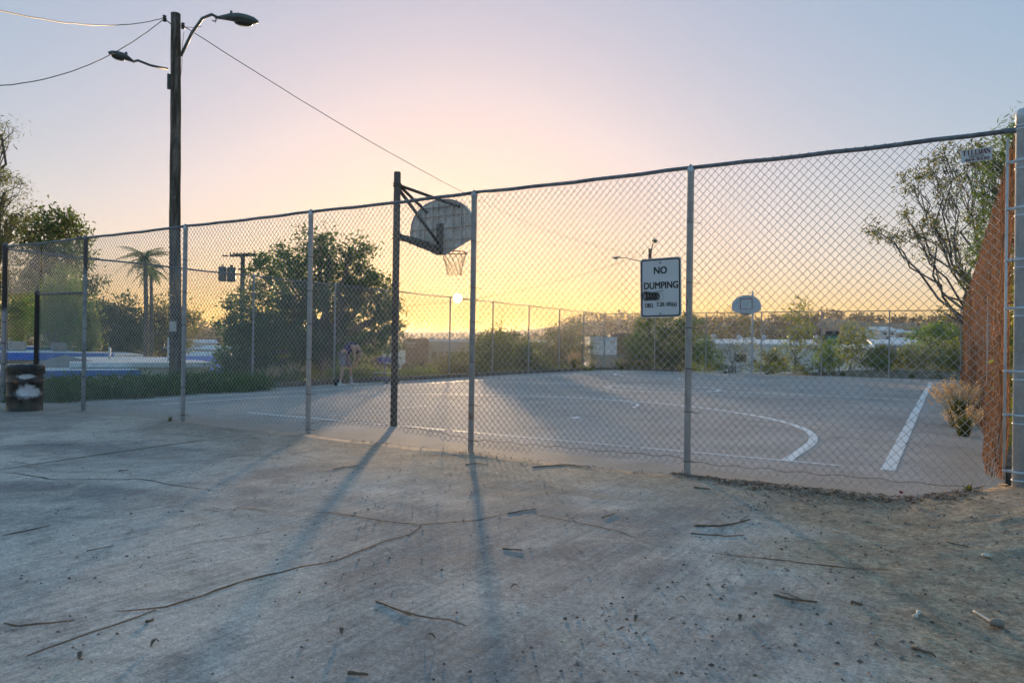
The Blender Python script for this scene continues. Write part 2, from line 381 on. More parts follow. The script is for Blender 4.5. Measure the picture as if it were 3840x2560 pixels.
def gz(x, y):
    "height of the land outside the court"
    dx = max(-18.5-x, 0.0); dy = max(y-41.8, 0.0)
    if y < 0: dx *= ss(-60, 0, y)
    d = math.hypot(dx, dy)
    z = -.05 - 2.2*ss(0, 15, d) - 3.4*ss(15, 95, d)
    z += .40*ss(.6, 2.5, x)*ss(2, 8, y)*(1-ss(41, 60, y))
    if y > 40.3: z += .42*math.exp(-((y-42.3)/1.1)**2)*ss(-9, -3, x)
    r = math.hypot(x, y)
    if r > 150:
        px = px_of(x, y); hy = 1266+.01406*max(-500, min(4300, px)); e = (hy-lerp_tab(SKYL, px))/F_PX
        Rr = 620+620*math.exp(-((px-1650)/450)**2)
        top = e*Rr*(1+.10*mnoise.noise((x*.004, y*.004, 3))) + 6
        z += top*ss(200, Rr, r)**1.2 + 3*mnoise.noise((x*.006, y*.006, 0))*ss(200, 400, r)
    if r > 12: z += .12*mnoise.noise((x*.25, y*.25, 1))*ss(0, 4, d+max(0, x-1.5))
    return z
def lines_to(a, b, n, g=1.0):
    return [a+(b-a)*(i/n)**g for i in range(n+1)]
xs = sorted(set([round(v, 3) for v in [-s for s in lines_to(30.0, 6000, 34, 3)] + lines_to(-30, -18, 24) + [-17.9, -17.70, -17.66] + lines_to(-17.6, .55, 24) + [.62, .8] + lines_to(1, 10, 14) + lines_to(10, 6000, 34, 3)]))
ys = sorted(set([round(v, 3) for v in [-s for s in lines_to(16, 6000, 20, 3)] + lines_to(-16, 7.4, 12) + [7.5, 7.6] + lines_to(8, 40.2, 40) + [40.3, 40.36] + lines_to(40.6, 60, 40) + lines_to(60, 6000, 44, 3)]))
tb = MB(); nx = len(xs)
for y in ys:
    for x in xs:
        ins = (-17.68 < x < .58 and 7.45 < y < 40.33) or (-30.1 < x < 10.1 and -16.1 < y < 7.55)
        tb.v.append((x, y, -.35 if ins else gz(x, y)))
for j in range(len(ys)-1):
    for i in range(nx-1): tb.f.append((j*nx+i, j*nx+i+1, (j+1)*nx+i+1, (j+1)*nx+i))
structure(tb.build('terrain', M['terrain'], smooth=True))

cb = MB(); cx = lines_to(-17.74, .50, 60); cy = lines_to(7.15, 40.45, 110)
for y in cy:
    for x in cx: cb.v.append((x, y, .010*mnoise.noise((x*.3, y*.3, 5))-.004))
for j in range(len(cy)-1):
    for i in range(60): cb.f.append((j*61+i, j*61+i+1, (j+1)*61+i+1, (j+1)*61+i))
court = structure(cb.build('basketball_court', M['court'], smooth=True))

def apron_z(x, y):
    z = .030 + .012*mnoise.noise((x*.5, y*.5, 2)) + .004*mnoise.noise((x*3, y*3, 4))
    z += .20*ss(-.45, .75, x)*ss(4.6, 7.3, y) + .10*ss(.2, 2.5, x)          # dirt bank at the corner post
    z += ss(-1.2, .5, x)*(.014*mnoise.noise((x*7, y*7, 8))+.010*mnoise.noise((x*16, y*16, 8)))
    for pxx in (-14.17, -11.12, -8.14, -5.22):
        z += .035*math.exp(-(((x-pxx-.1)/.55)**2+((y-7.5)/.25)**2))
    return z
def apron_edge(x):
    return 7.47+.07*mnoise.noise((x*1.3, 0, 0))+.03*mnoise.noise((x*6, 3, 0))+.20*ss(-.9, .2, x)+.25*ss(.2, .8, x)
ax = [-30+i*.5 for i in range(24)]+[-18+i*.085 for i in range(225)]+[1.12+i*.25 for i in range(36)]
at_ = [0, .004, .012, .025, .05] + [.05+.95*((i+1)/150)**1.5 for i in range(150)]
ab = MB()
for t in at_:
    for x in ax:
        e = apron_edge(x); y = e-(e+15)*t
        ab.v.append((x, y, apron_z(x, y) if t > .003 else -.015))
n_ = len(ax)
for j in range(len(at_)-1):
    for i in range(n_-1): ab.f.append(((j+1)*n_+i, (j+1)*n_+i+1, j*n_+i+1, j*n_+i))
apron = structure(ab.build('concrete_apron', M['apron'], smooth=True))

# court markings (painted strips, children of the court)
LW = .12
def court_z(x, y): return .010*mnoise.noise((x*.3, y*.3, 5))-.004
def line(pts, w=LW, closed=False, z=.004):
    P = []
    for a, b in zip(pts, pts[1:]+([pts[0]] if closed else [])):
        k = max(1, int(math.hypot(b[0]-a[0], b[1]-a[1])/.3)); P += [(a[0]+(b[0]-a[0])*i/k, a[1]+(b[1]-a[1])*i/k) for i in range(k)]
    if not closed: P.append(pts[-1])
    m = MB().ribbon(P, w, 0, closed)
    m.v = [(x, y, court_z(x, y)+z) for x, y, _ in m.v]
    return m.build('court_line', M['line'], court)
CXm = -8.05
line([(-15.55, 9.37), (-15.55, 37.4)])
line([(-.60, 9.37), (-.66, 22.0), (-.70, 36.6)], .15)
line([(-11.6, 9.40), (-8.9, 9.40)]); line([(-8.75, 9.40), (-6.9, 9.42)], .08); line([(-6.75, 9.42), (-3.75, 9.43)], .06); line([(-3.6, 9.43), (-1.1, 9.40)], .07)
line([(-15.55, 37.4), (-1.2, 37.4)]); line([(-15.5, 23.2), (-.72, 23.2)])
def arc(cx, cy, r, a0, a1, n=40): return [(cx+r*math.cos(rad(a0+(a1-a0)*i/n)), cy+r*math.sin(rad(a0+(a1-a0)*i/n))) for i in range(n+1)]
def three(cx, by, s):
    a = arc(cx, by+s*1.6, 6.33, 0, 180 if s > 0 else -180, 60)
    return [(cx+6.33, by+s*.02)]+a+[(cx-6.33, by+s*.02)]
t3 = three(-8.04, 9.40, 1)
line(t3[:20], .13); line(t3[19:], LW)
line(three(-8.3, 37.4, -1)[12:])
for by, s in ((9.40, 1), (37.4, -1)):
    c0 = -8.02 if s > 0 else -8.3
    fy = by+s*6.02
    line([(c0-1.9, by+s*.1), (c0-1.9, by+s*1.2)], .04); line([(c0-1.9, by+s*1.5), (c0-1.9, by+s*3.4)], .05)
    line([(c0+1.9, by+s*3.0), (c0+1.9, by+s*3.3)], .16); line([(c0-.75, fy), (c0-.35, fy)], .05); line([(c0+1.0, fy), (c0+1.25, fy)], .05)
    if s < 0: line([(c0-1.0, fy), (c0+1.9, fy)], .05)
    a = arc(c0, fy, 1.9, 0 if s > 0 else 0, 180 if s > 0 else -180, 36)
    line(a[:13], .07); line(a[12:27], .03); line(a[24:], .06)
line(arc(-8.15, 23.2, 1.83, 0, 360, 48)[:-1], closed=True); line(arc(-8.15, 23.2, .72, 0, 360, 30)[:-1], .05, closed=True)

# cracks
def jag(pts, step=.10, amp=.022, seed=0):
    out = []
    for a, b in zip(pts, pts[1:]):
        L = math.hypot(b[0]-a[0], b[1]-a[1]); k = max(1, int(L/step))
        for i in range(k):
            t = i/k; x = a[0]+(b[0]-a[0])*t; y = a[1]+(b[1]-a[1])*t
            out.append((x+amp*mnoise.noise((x*9, y*9, seed))+amp*1.5*mnoise.noise((x*2.5, y*2.5, seed+4)), y+amp*mnoise.noise((x*9, y*9, seed+9))+amp*1.5*mnoise.noise((x*2.5, y*2.5, seed+14))))
    out.append(pts[-1]); return out
def crack(pxs, w=.012, seed=0):
    P = jag([onz(*p, .03)[:2] for p in pxs], .07, .02, seed)
    w *= 1.6
    n = len(P); ws = [w*(.35+.65*math.sin(math.pi*min(1, max(0, (i+.5)/n)))**.5)*(.6+.9*abs(mnoise.noise((i*.7, seed, 1)))) for i in range(n)]
    m = MB().ribbon(P, ws, 0); m.v = [(x, y, apron_z(x, y)+.0035) for x, y, _ in m.v]
    m.build('crack', M['crack'], apron)
crack([(1165, 1918), (1260, 1925), (1400, 1950), (1580, 1970), (1790, 1948), (1880, 1930), (2010, 1905)], .014, 1)
crack([(1580, 1970), (1530, 2010), (1450, 2030), (1330, 2075), (1260, 2105), (1130, 2125), (950, 2170), (760, 2235), (620, 2275), (430, 2292)], .015, 2)
crack([(590, 2285), (470, 2330), (350, 2370), (260, 2405), (100, 2460)], .011, 3)
crack([(0, 1762), (160, 1736), (400, 1700), (620, 1668), (820, 1643), (880, 1636)], .018, 4)
crack([(0, 1772), (60, 1774), (190, 1797), (360, 1796), (520, 1795), (640, 1818), (820, 1842)], .014, 5)
crack([(0, 2010), (90, 1992), (190, 1972)], .014, 6)
crack([(0, 2340), (50, 2350), (130, 2340), (280, 2325)], .012, 7)
crack([(760, 1913), (810, 1917), (900, 1905), (1000, 1915)], .010, 8)
crack([(2010, 1925), (2180, 1960), (2300, 1985), (2400, 2015)], .010, 9)
crack([(2680, 2070), (2850, 2090), (3020, 2110), (3200, 2130), (3350, 2138)], .012, 10)
crack([(1410, 2258), (1480, 2290), (1560, 2318), (1680, 2330), (1750, 2350)], .009, 11)
crack([(640, 1625), (720, 1632), (800, 1640)], .010, 12); crack([(30, 1730), (110, 1740)], .010, 13)
crack([(1090, 1700), (1170, 1715), (1240, 1730)], .008, 14); crack([(1180, 1774), (1300, 1752), (1500, 1720)], .006, 15)
crack([(640, 2050), (900, 2010), (1200, 1960)], .005, 16); crack([(2050, 1815), (2080, 1830)], .006, 17)
def ccrack(pts, w=.02, seed=0):
    P = jag(pts, .15, .03, seed); n = len(P)
    m = MB().ribbon(P, [w*(.5+abs(mnoise.noise((i*.5, seed, 7)))) for i in range(n)], 0); m.v = [(x, y, court_z(x, y)+.0075) for x, y, _ in m.v]
    m.build('court_crack', M['tar'], court)
for k, (y0, x0, x1) in enumerate([(12.2, -2.2, .3), (14.0, -3.6, .3), (15.9, -4.2, .2), (18.4, -3.5, .1), (20.4, -5, .1), (27.1, -6, 0), (31.0, -4, 0), (34.1, -5, 0), (12.9, -6.6, -4.6), (25.6, -14, -11)]):
    ccrack([(x0, y0), ((x0+x1)/2, y0+.12), (x1, y0-.05)], .034, 20+k)
ccrack([(-3.2, 16.6), (-2.5, 17.9), (-2.2, 18.4)], .03, 41); ccrack([(-12.5, 19.4), (-11.6, 19.9), (-10.6, 20)], .05, 42)

# kerb along the left fence and round the far-left corner
kb = MB()
kp = [(XL+.25, 13.4), (XL+.22, 25), (XL+.2, YB-.9), (XL+.9, YB-.15), (XL+4.5, YB+.12)]
for a, b in zip(kp, kp[1:]):
    L = math.hypot(b[0]-a[0], b[1]-a[1]); ang = math.atan2(b[1]-a[1], b[0]-a[0])
    kb.box(((a[0]+b[0])/2, (a[1]+b[1])/2, .06), (L+.02, .16, .17), Matrix.Rotation(ang, 3, 'Z'), bev=.03)
structure(kb.build('kerb', M['kerb']))

# ------------------------------------------------------------------ chain link fences
CW, CH = .0843, .090
def chain_np(L, ztop, zbot, r=.0034, sides=3, off=None, x0=0.0, jit=0.0):
    "woven wire fabric in the local x-z plane; zbot(x) gives the ragged lower edge, off(x, z) -> (dx, dy)"
    V = []; Fc = []; base = 0
    nw = int(round(L/(CW/2)))
    for i in range(nw):
        xa = x0+i*CW/2; zb = zbot(xa) if callable(zbot) else zbot
        K = int((ztop-zb)/(CH/2)); k = np.arange(K+1)
        if K < 2: continue
        z = ztop-k*CH/2; par = (k+i) % 2
        x = xa+par*CW/2; y = np.where(par == 0, .0022, -.0022)
        if off is not None:
            o = np.array([off(a, b) for a, b in zip(x, z)]); x = x+o[:, 0]; y = y+o[:, 1]
        if jit:
            y = y+rng.normal(0, jit)*np.sin(z*1.1+rng.uniform(0, 6))+rng.normal(0, .0025, len(y)); x = x+rng.normal(0, .004, len(x))
        for s in range(sides):
            a = 2*math.pi*s/sides
            V.append(np.stack([x+r*1.15*math.cos(a), y+r*1.15*math.sin(a), z], 1))
        nk = K+1
        idx = base+np.arange(sides)[:, None]*nk+np.arange(nk)[None, :]
        for s in range(sides):
            a0 = idx[s]; a1 = idx[(s+1) % sides]
            Fc.append(np.stack([a0[:-1], a1[:-1], a1[1:], a0[1:]], 1))
        base += sides*nk
    return np.concatenate(V), np.concatenate(Fc)
def mesh_from(name, V, Fc):
    me = bpy.data.meshes.new(name); n = len(Fc)
    me.vertices.add(len(V)); me.vertices.foreach_set('co', V.astype(np.float32).ravel())
    me.loops.add(n*4); me.loops.foreach_set('vertex_index', Fc.astype(np.int32).ravel())
    me.polygons.add(n); me.polygons.foreach_set('loop_start', np.arange(0, n*4, 4, dtype=np.int32))
    me.update(calc_edges=True); return me
def part(name, me, parent, loc=(0, 0, 0), rz=0.0, kind=None):
    o = bpy.data.objects.new(name, me); COL.objects.link(o); o.parent = parent; o.location = loc; o.rotation_euler = (0, 0, rz)
    if kind: o['kind'] = kind
    return o
def post_mb(h, r, x=0, y=0, z0=-.05, n=14):
    return MB().lathe([(r, z0), (r, h-.05), (r+.004, h-.049), (r+.004, h), (r*.75, h+.025), (r*.3, h+.04)], n, (x, y, 0))
def mat_post(name, patch):
    m, n, l, p = newmat(name); v = coords(n, l)
    c = mixc(n, l, rmp(n, l, nz(n, l, v, 9, 5), .35, .65), (.56, .60, .66), (.40, .44, .50))
    sep = n.new('ShaderNodeSeparateXYZ'); l.new(v, sep.inputs[0])
    zz = mth(n, l, 'ADD', sep.outputs[2], mth(n, l, 'MULTIPLY', nz(n, l, v, 5, 4), .5))
    for z0, z1, col in patch:
        k = mth(n, l, 'MULTIPLY', rmp(n, l, zz, z0, z0+.12), rmp(n, l, zz, z1, z1+.12, 1, 0)); c = mixc(n, l, k, c, col)
    sc = nz(n, l, coords(n, l, (30, 30, 1.5)), 1, 4, .7); c = mixc(n, l, rmp(n, l, sc, .66, .74, 0, .7), c, (.08, .06, .05))
    l.new(c, p.inputs['Base Color']); p.inputs['Metallic'].default_value = .15; p.inputs['Roughness'].default_value = .48
    return m
M['post_paint'] = mat_post('spray_painted_post', [(1.05, 2.15, (.62, .60, .68)), (2.15, 3.6, (.10, .10, .11))])
M['post_dark'] = mat_post('dark_post', [(.4, 3.6, (.085, .08, .085))])
M['post_worn'] = mat_post('worn_post', [(1.5, 1.95, (.60, .66, .70)), (2.9, 3.6, (.16, .17, .18))])
M['post_e'] = mat_post('scuffed_post', [(.65, .72, (.25, .10, .05))])

# --- front fence
FX = [-17.27, -14.17, -11.12, -8.14, -5.22, -2.41]
GX = .47
front = thing('chain_link_fence', 'tall galvanised chain link fence across the front, nearest the camera', 'fence', (-8, YF, 0))
def fw(mb, name, m, parent=front, smooth=True, kind=None): return mb.build(name, m, parent, smooth, True, kind)
for i, x in enumerate(FX):
    lean = (.0, -.012, .03, -.03, -.05, -.02)[i]
    mb = MB(); r = .05 if i == 0 else .036
    hh = FH+(.06 if i == 0 else 0)
    pr = [(r, -.06), (r, hh-.06), (r+.005, hh-.058), (r+.005, hh-.02), (r*.8, hh+.015), (r*.25, hh+.03)]
    vs = MB().lathe(pr, 16)
    vs.v = [(x+p[0]-lean*(1-p[2]/FH)*0, YF+p[1], p[2]) for p in vs.v]
    ps = fw(vs, 'post', [M['post_paint'], M['post_worn'], M['galv'], M['galv'], M['post_e'], M['galv']][i])
    # tie wires round the post, each a sub-part
    if i > 0:
        for zt in (.12, .62, 1.15, 1.62, 2.12, 2.68):
            zz = zt+R_.uniform(-.06, .06); T = MB(); Mx = Matrix.Rotation(R_.uniform(-.12, .12), 3, 'Y')
            T.torus((x, YF, zz), r+.003, .0035, 14, 4, Mx); T.tube([(x+r, YF+.01, zz), (x+r+.05, YF+.035, zz-.01), (x+r+.075, YF+.04, zz-.004)], .0028, 4)
            o = fw(T, 'tie_wire', M['tie'], ps); o.location = (0, 0, 0)
            o.data.transform(Matrix.Translation(Vector(front.location)-Vector(ps.location)-Vector((0, 0, 0))) @ Matrix.Identity(4)) if False else None
            vv = np.empty(len(o.data.vertices)*3, dtype=np.float32); o.data.vertices.foreach_get('co', vv); vv = vv.reshape(-1, 3)+np.array(ps.location)-np.array(front.location); o.data.vertices.foreach_set('co', vv.ravel())
    else:
        for zt in (.35, .8, 1.25, 1.7, 2.15, 2.6, 3.0): fw(MB().torus((x, YF, zt), r+.004, .006, 14, 4), 'tension_band', M['tie'])
    if i > 0: fw(MB().torus((x, YF, FH+.005), .028, .009, 12, 5, Matrix.Rotation(rad(90), 3, 'Y')), 'rail_eye', M['rail'])
def rail_pts(x0, x1, y, z, n=10, sag=.012): return [(x0+(x1-x0)*i/n, y, z-sag*math.sin(math.pi*i/n)+.004*math.sin(i*2.1+x0)) for i in range(n+1)]
for a, b in zip(FX, FX[1:]+[GX-.06]): fw(MB().tube(rail_pts(a, b, YF, FH+.004), .0215, 10), 'top_rail', M['rail'])
# short gate post and its header
fw(post_mb(2.30, .045, -15.93, YF), 'gate_post', M['post_dark'])
fw(MB().tube([(-15.93, YF, 2.26), (-14.17, YF, 2.25)], .022, 8), 'gate_rail', M['rail'])
fw(MB().tube([(-15.86, YF+.03, .06), (-15.86, YF+.03, 2.2)], .006, 5), 'tension_bar', M['rail'])
fw(MB().tube([(-17.18, YF+.03, .5), (-17.18, YF+.03, 3.2)], .006, 5), 'tension_bar', M['rail'])
for zt in (.4, .9, 1.4, 1.9): fw(MB().torus((-15.93, YF, zt), .049, .006, 14, 4), 'tension_band', M['tie'])
# fabric, one piece per bay
def zb_gen(x0, x1, lift, base=.03):
    def f(x):
        t = (x-x0)/(x1-x0); return base+lift(t)+.012*mnoise.noise((x*5, 1, 0))
    return f
LIFT = {0: lambda t: 0, 1: lambda t: .02*math.sin(3.1*t), 2: lambda t: .05*math.sin(3.1*t), 3: lambda t: .02+.14*math.sin(math.pi*min(1, t*1.05))**.7*(1-.5*t), 4: lambda t: .01+.03*t, 5: lambda t: -.01+.02*t}
def foff(x, z):
    return (.010*mnoise.noise((x*1.1, z*1.3, 11)), .018*mnoise.noise((x*.8, z*1.1, 17))+.05*math.exp(-(z/.25)**2)*mnoise.noise((x*.9, 5, 2)))
bays = list(zip(FX, FX[1:]+[GX-.10]))
for i, (a, b) in enumerate(bays):
    if i == 0:
        V, Fc = chain_np(1.25, FH+.035, 2.28, off=foff, x0=a+.09); front_me = mesh_from('fence_fabric', V, Fc)
        part('fence_fabric', front_me, front, (8, .045, 0), 0, 'stuff')
        V, Fc = chain_np(b+15.86, FH+.035, lambda x: .05, off=foff, x0=-15.86)
    else:
        V, Fc = chain_np(b-a, FH+.035, zb_gen(a, b, LIFT[i]), off=foff, x0=a)
    part('fence_fabric', mesh_from('fence_fabric', V, Fc), front, (8, .045, 0), 0, 'stuff')
for i in (3, 4, 5):
    a, b = bays[i]; f = LIFT[i]
    P = [(a+(b-a)*k/40, YF+.052, .14+f(k/40)*.9+.010*math.sin(k*1.3+i)+.012*mnoise.noise((k*.4, i, 0))) for k in range(41)]
    fw(MB().tube(P, .0022, 4), 'tension_wire', M['tie'])
# corner post, with bands and tension bar
cz = .20
gp = MB().lathe([(.060, cz-.15), (.060, 3.36), (.064, 3.362), (.064, 3.43), (.060, 3.455), (.045, 3.475), (.02, 3.485)], 24, (GX+.06, YF, 0))
gpo = fw(gp, 'corner_post', M['galv'])
for zt in (.33, .82, 1.20, 1.75, 2.17, 2.62, 3.03):
    B = MB().lathe([(.0625, -.013), (.067, -.013), (.067, .013), (.0625, .013)], 24, (GX+.06, YF, zt), cap=False)
    B.box((GX+.0, YF+.012, zt), (.09, .006, .026)); B.box((GX-.055, YF+.012, zt), (.03, .02, .02), bev=.004)
    fw(B, 'tension_band', M['galv'])
    fw(MB().lathe([(.0625, -.008), (.066, -.008), (.066, .008), (.0625, .008)], 24, (GX+.06, YF, zt-.07), cap=False), 'tension_band', M['galv'])
for zt in (3.30, 3.33): fw(MB().lathe([(.0625, -.008), (.067, -.008), (.067, .008), (.0625, .008)], 24, (GX+.06, YF, zt), cap=False), 'tension_band', M['galv'])
fw(MB().box((GX-.055, YF+.02, 1.72), (.022, .008, 3.06)), 'tension_bar', M['galv'])
fw(MB().tube([(GX-.10, YF, FH+.004), (GX-.02, YF, FH-.0), (GX+.04, YF, FH-.002)], [.0235, .028, .02], 10), 'rail_cup', M['rail'])
# graffiti scratches on the post next to the sign
gx = FX[5]
for k in range(9):
    z0 = 1.42-.075*k if k > 2 else 1.9-.16*k
    G = MB(); pts = []
    for j in range(7):
        a = rad(-112+R_.uniform(-14, 14)); pts.append((gx+.0372*math.cos(a), YF+.0372*math.sin(a), z0-.06*j/6*(2.2 if k < 3 else 1)+R_.uniform(-.006, .006)))
    fw(G.tube(pts, .0022, 4), 'marker_scrawl', M['ink'])

# --- the other three sides share fabric pieces
V, Fc = chain_np(3.26, FH+.03, .05, r=.0030, off=lambda x, z: (0, .01*mnoise.noise((x, z, 3))))
BAY = mesh_from('fence_fabric', V, Fc); BAY.materials.append(M['wire'])
for o in front.children:
    if o.name.startswith('fence_fabric') and not o.data.materials: o.data.materials.append(M['wire'])
leftf = thing('chain_link_fence', 'chain link fence along the left side of the court behind the person and cart', 'fence', (XL, 24, 0))
LY = [YF+.1, 11.05, 14.43, 17.75, 21.0, 24.28, 27.55, 30.82, 34.04, 37.0, YB]
pm = post_mb(FH, .031).build('post', M['galv'], leftf, True); pm.location = (0, LY[2]-24, 0)
for y in LY[3:]:
    part('post', pm.data, leftf, (0, y-24, 0))
for a, b in zip(LY, LY[1:]):
    MB().tube([(0, a-24, FH), (0, (a+b)/2-24, FH-.02), (0, b-24, FH)], .021, 8).build('top_rail', M['rail'], leftf, True)
    o = part('fence_fabric', BAY, leftf, (-.04, a-24, 0), rad(90), 'stuff'); o.scale = ((b-a)/3.26, 1, 1)
backf = thing('chain_link_fence', 'chain link fence at the far end of the court behind the distant hoop', 'fence', (-8, YB, 0))
BX = [XL, -14.5, -11.55, -8.59, -5.62, -2.55, .42]
for x in BX[1:]: part('post', pm.data, backf, (x+8, 0, 0))
for a, b in zip(BX, BX[1:]):
    MB().tube([(a+8, 0, FH), ((a+b)/2+8, 0, FH-.015), (b+8, 0, FH)], .020, 8).build('top_rail', M['rail'], backf, True)
    o = part('fence_fabric', BAY, backf, (a+8, .04, 0), 0, 'stuff'); o.scale = ((b-a)/3.26, 1, 1)
rightf = thing('chain_link_fence', 'rusty brown, sunset tinted chain link fence seen edge on along the right side of the court', 'fence', (GX+.02, 24, 0))
RY = [YF, 10.9, 14.1, 17.3, 20.5, 23.7, 26.9, 30.1, 33.3, 36.6, YB]
for i, (a, b) in enumerate(zip(RY, RY[1:])):
    if i: part('post', pm.data, rightf, (.05, a-24, 0))
    MB().tube([(.05, a-24, FH), (.05, (a+b)/2-24, FH-.03), (.05, b-24, FH)], .020, 8).build('top_rail', M['rust_sun_wire'], rightf, True)
    def roff(x, z, i=i):
        bul = .15*math.exp(-(z/.62)**2)*(.55+.45*math.sin((x+i*3.2)*.8)) + .05*math.exp(-((z-1.6)/.9)**2)*math.sin((x+i*3.2)*.55+1)
        return (0, bul+.012*mnoise.noise((x+i*3.2, z*1.4, 9)))
    V, Fc = chain_np(b-a, FH+.03, (lambda x: .22-.15*min(1, x/1.4)) if i == 0 else .03, r=.0023, sides=4, off=roff, jit=.011)
    me = mesh_from('fence_fabric', V, Fc); me.materials.append(M['rust_sun_wire'])
    part('fence_fabric', me, rightf, (0, a-24, 0), rad(90), 'stuff')

# ------------------------------------------------------------------ writing
def text_part(body, W, H, mat_, parent, Mx, bold=.0, name='lettering', spacing=1.0, fat=0.0):
    "flat letters scaled to W x H, lower-left corner at the origin of Mx, facing Mx's +z"
    cu = bpy.data.curves.new('txt', 'FONT'); cu.body = body; cu.size = 1.0; cu.offset = bold; cu.space_character = spacing; cu.resolution_u = 6
    tmp = bpy.data.objects.new('txt', cu); COL.objects.link(tmp)
    bpy.context.view_layer.update(); dg = bpy.context.evaluated_depsgraph_get()
    me = bpy.data.meshes.new_from_object(tmp.evaluated_get(dg)); bpy.data.objects.remove(tmp); bpy.data.curves.remove(cu)
    n = len(me.vertices); a = np.empty(n*3, dtype=np.float32); me.vertices.foreach_get('co', a); a = a.reshape(-1, 3)
    lo = a.min(0); hi = a.max(0); a[:, 0] = (a[:, 0]-lo[0])*W/(hi[0]-lo[0]); a[:, 1] = (a[:, 1]-lo[1])*H/(hi[1]-lo[1])
    if fat:
        import bmesh
        me.vertices.foreach_set('co', a.ravel()); bm = bmesh.new(); bm.from_mesh(me)
        for q, (dx, dy) in enumerate(((fat, 0), (0, fat*.7), (fat, fat*.7))):
            t2 = me.copy(); t2.transform(Matrix.Translation((dx, dy, .00012*(q+1)))); bm.from_mesh(t2); bpy.data.meshes.remove(t2)
        bm.to_mesh(me); bm.free(); a = None
    if a is not None: me.vertices.foreach_set('co', a.ravel())
    me.transform(Mx); me.update(); me.name = name
    me.materials.clear(); me.materials.append(mat_)
    o = bpy.data.objects.new(name, me); COL.objects.link(o); o.parent = parent; return o
def round_rect(w, h, r, n=6):
    P = []
    for cx, cy, a0 in ((w/2-r, h/2-r, 0), (-w/2+r, h/2-r, 90), (-w/2+r, -h/2+r, 180), (w/2-r, -h/2+r, 270)):
        for k in range(n+1): a = rad(a0+90*k/n); P.append((cx+r*math.cos(a), cy+r*math.sin(a)))
    return P

# NO DUMPING sign on the front fence
sg = thing('warning_sign', 'white NO DUMPING sign with black border wired to the front fence', 'sign', (-2.73, YF-.005, 2.02), 0)
sg.rotation_euler = (0, rad(-1.2), 0)
SW, SH = .468, .655
MB().slab(round_rect(SW, SH, .035), -.002, .002).build('plate', M['whitep'], sg)
def front_face(pts, y): # ring polygons facing -y
    return [(x, y, z) for x, z in pts]
bo = MB(); o1 = round_rect(SW-.022, SH-.022, .03); o2 = round_rect(SW-.052, SH-.052, .02); n1 = len(o1)
bo.add(front_face(o1, -.0045)+front_face(o2, -.0045), [(i, (i+1) % n1, n1+(i+1) % n1, n1+i) for i in range(n1)]).build('border', M['ink'], sg)
M['sheet'] = mat('reflective_sheeting', (.66, .67, .72), (.60, .61, .66), 3, .35, stretch=(60, 1, .5), fine=.04)
MB().add(front_face(o2, -.0035), [tuple(range(n1))]).build('sheeting', M['sheet'], sg)
RX = Matrix.Rotation(rad(90), 4, 'X')
def TM(x, z): return Matrix.Translation((x, -.0052, z)) @ RX
text_part('NO', .145, .075, M['ink'], sg, TM(-.075, .152), 0, fat=.006)
text_part('DUMPING', .385, .073, M['ink'], sg, TM(-.190, -.012), 0, fat=.0055)
text_part('ORD.', .100, .046, M['ink'], sg, TM(-.182, -.215), 0, fat=.0035)
text_part('7.20.185(a)', .225, .055, M['ink'], sg, TM(-.047, -.218), 0, fat=.0035)
sc = MB()
def scrib(x): return -.02+.05*x
P = []; t = 0
for k in range(420):
    u = k/420; x = -.185+.16*u+.012*math.sin(k*.9); z = -.085-.01*u+(.048*(1-.35*u))*math.sin(k*.83+.3*math.sin(k*.21))+.01*math.sin(k*.13)
    P.append((x+.018*math.cos(k*.83), -.0055-.00002*(k % 7), z))
sc.tube(P, .0016, 3)
P = [(-.185+.22*k/30, -.006, -.045-.02*abs(math.sin(k*.6))*(1-k/30)+.012*k/30) for k in range(31)]; sc.tube(P, .003, 3)
P = [(-.03+.07*math.cos(k*.3), -.006, -.10+.045*math.sin(k*.3)) for k in range(34)]; sc.tube(P, .0012, 3)
sc.build('scribble', M['ink'], sg)
for z in (.275, -.285):
    b = MB().lathe([(.0, -.0055), (.018, -.0055), (.018, -.009), (.0, -.009)], 16, (0, 0, 0), False, Matrix.Rotation(rad(90), 3, 'X')); b.v = [(x, -abs(y), zz+z) for x, y, zz in b.v]
    w = b.build('washer', M['galv'], sg)
    MB().lathe([(.008, 0), (.008, .008), (.004, .011)], 8, (0, -.009, z), True, Matrix.Rotation(rad(90), 3, 'X')).build('bolt', M['tie'], w)

# fence maker's plate
tp = thing('maker_plate', 'small white metal plate lettered TILLMAN high on the front fence by the corner post', 'sign', (.185, YF+.02, 3.125), 0); tp.rotation_euler = (0, rad(-1.5), 0)
MB().box((0, 0, 0), (.235, .003, .115), bev=.001).build('plate', M['sheet'], tp)
M['maroon'] = mat('maroon_print', (.16, .03, .035), None, 5, .6)
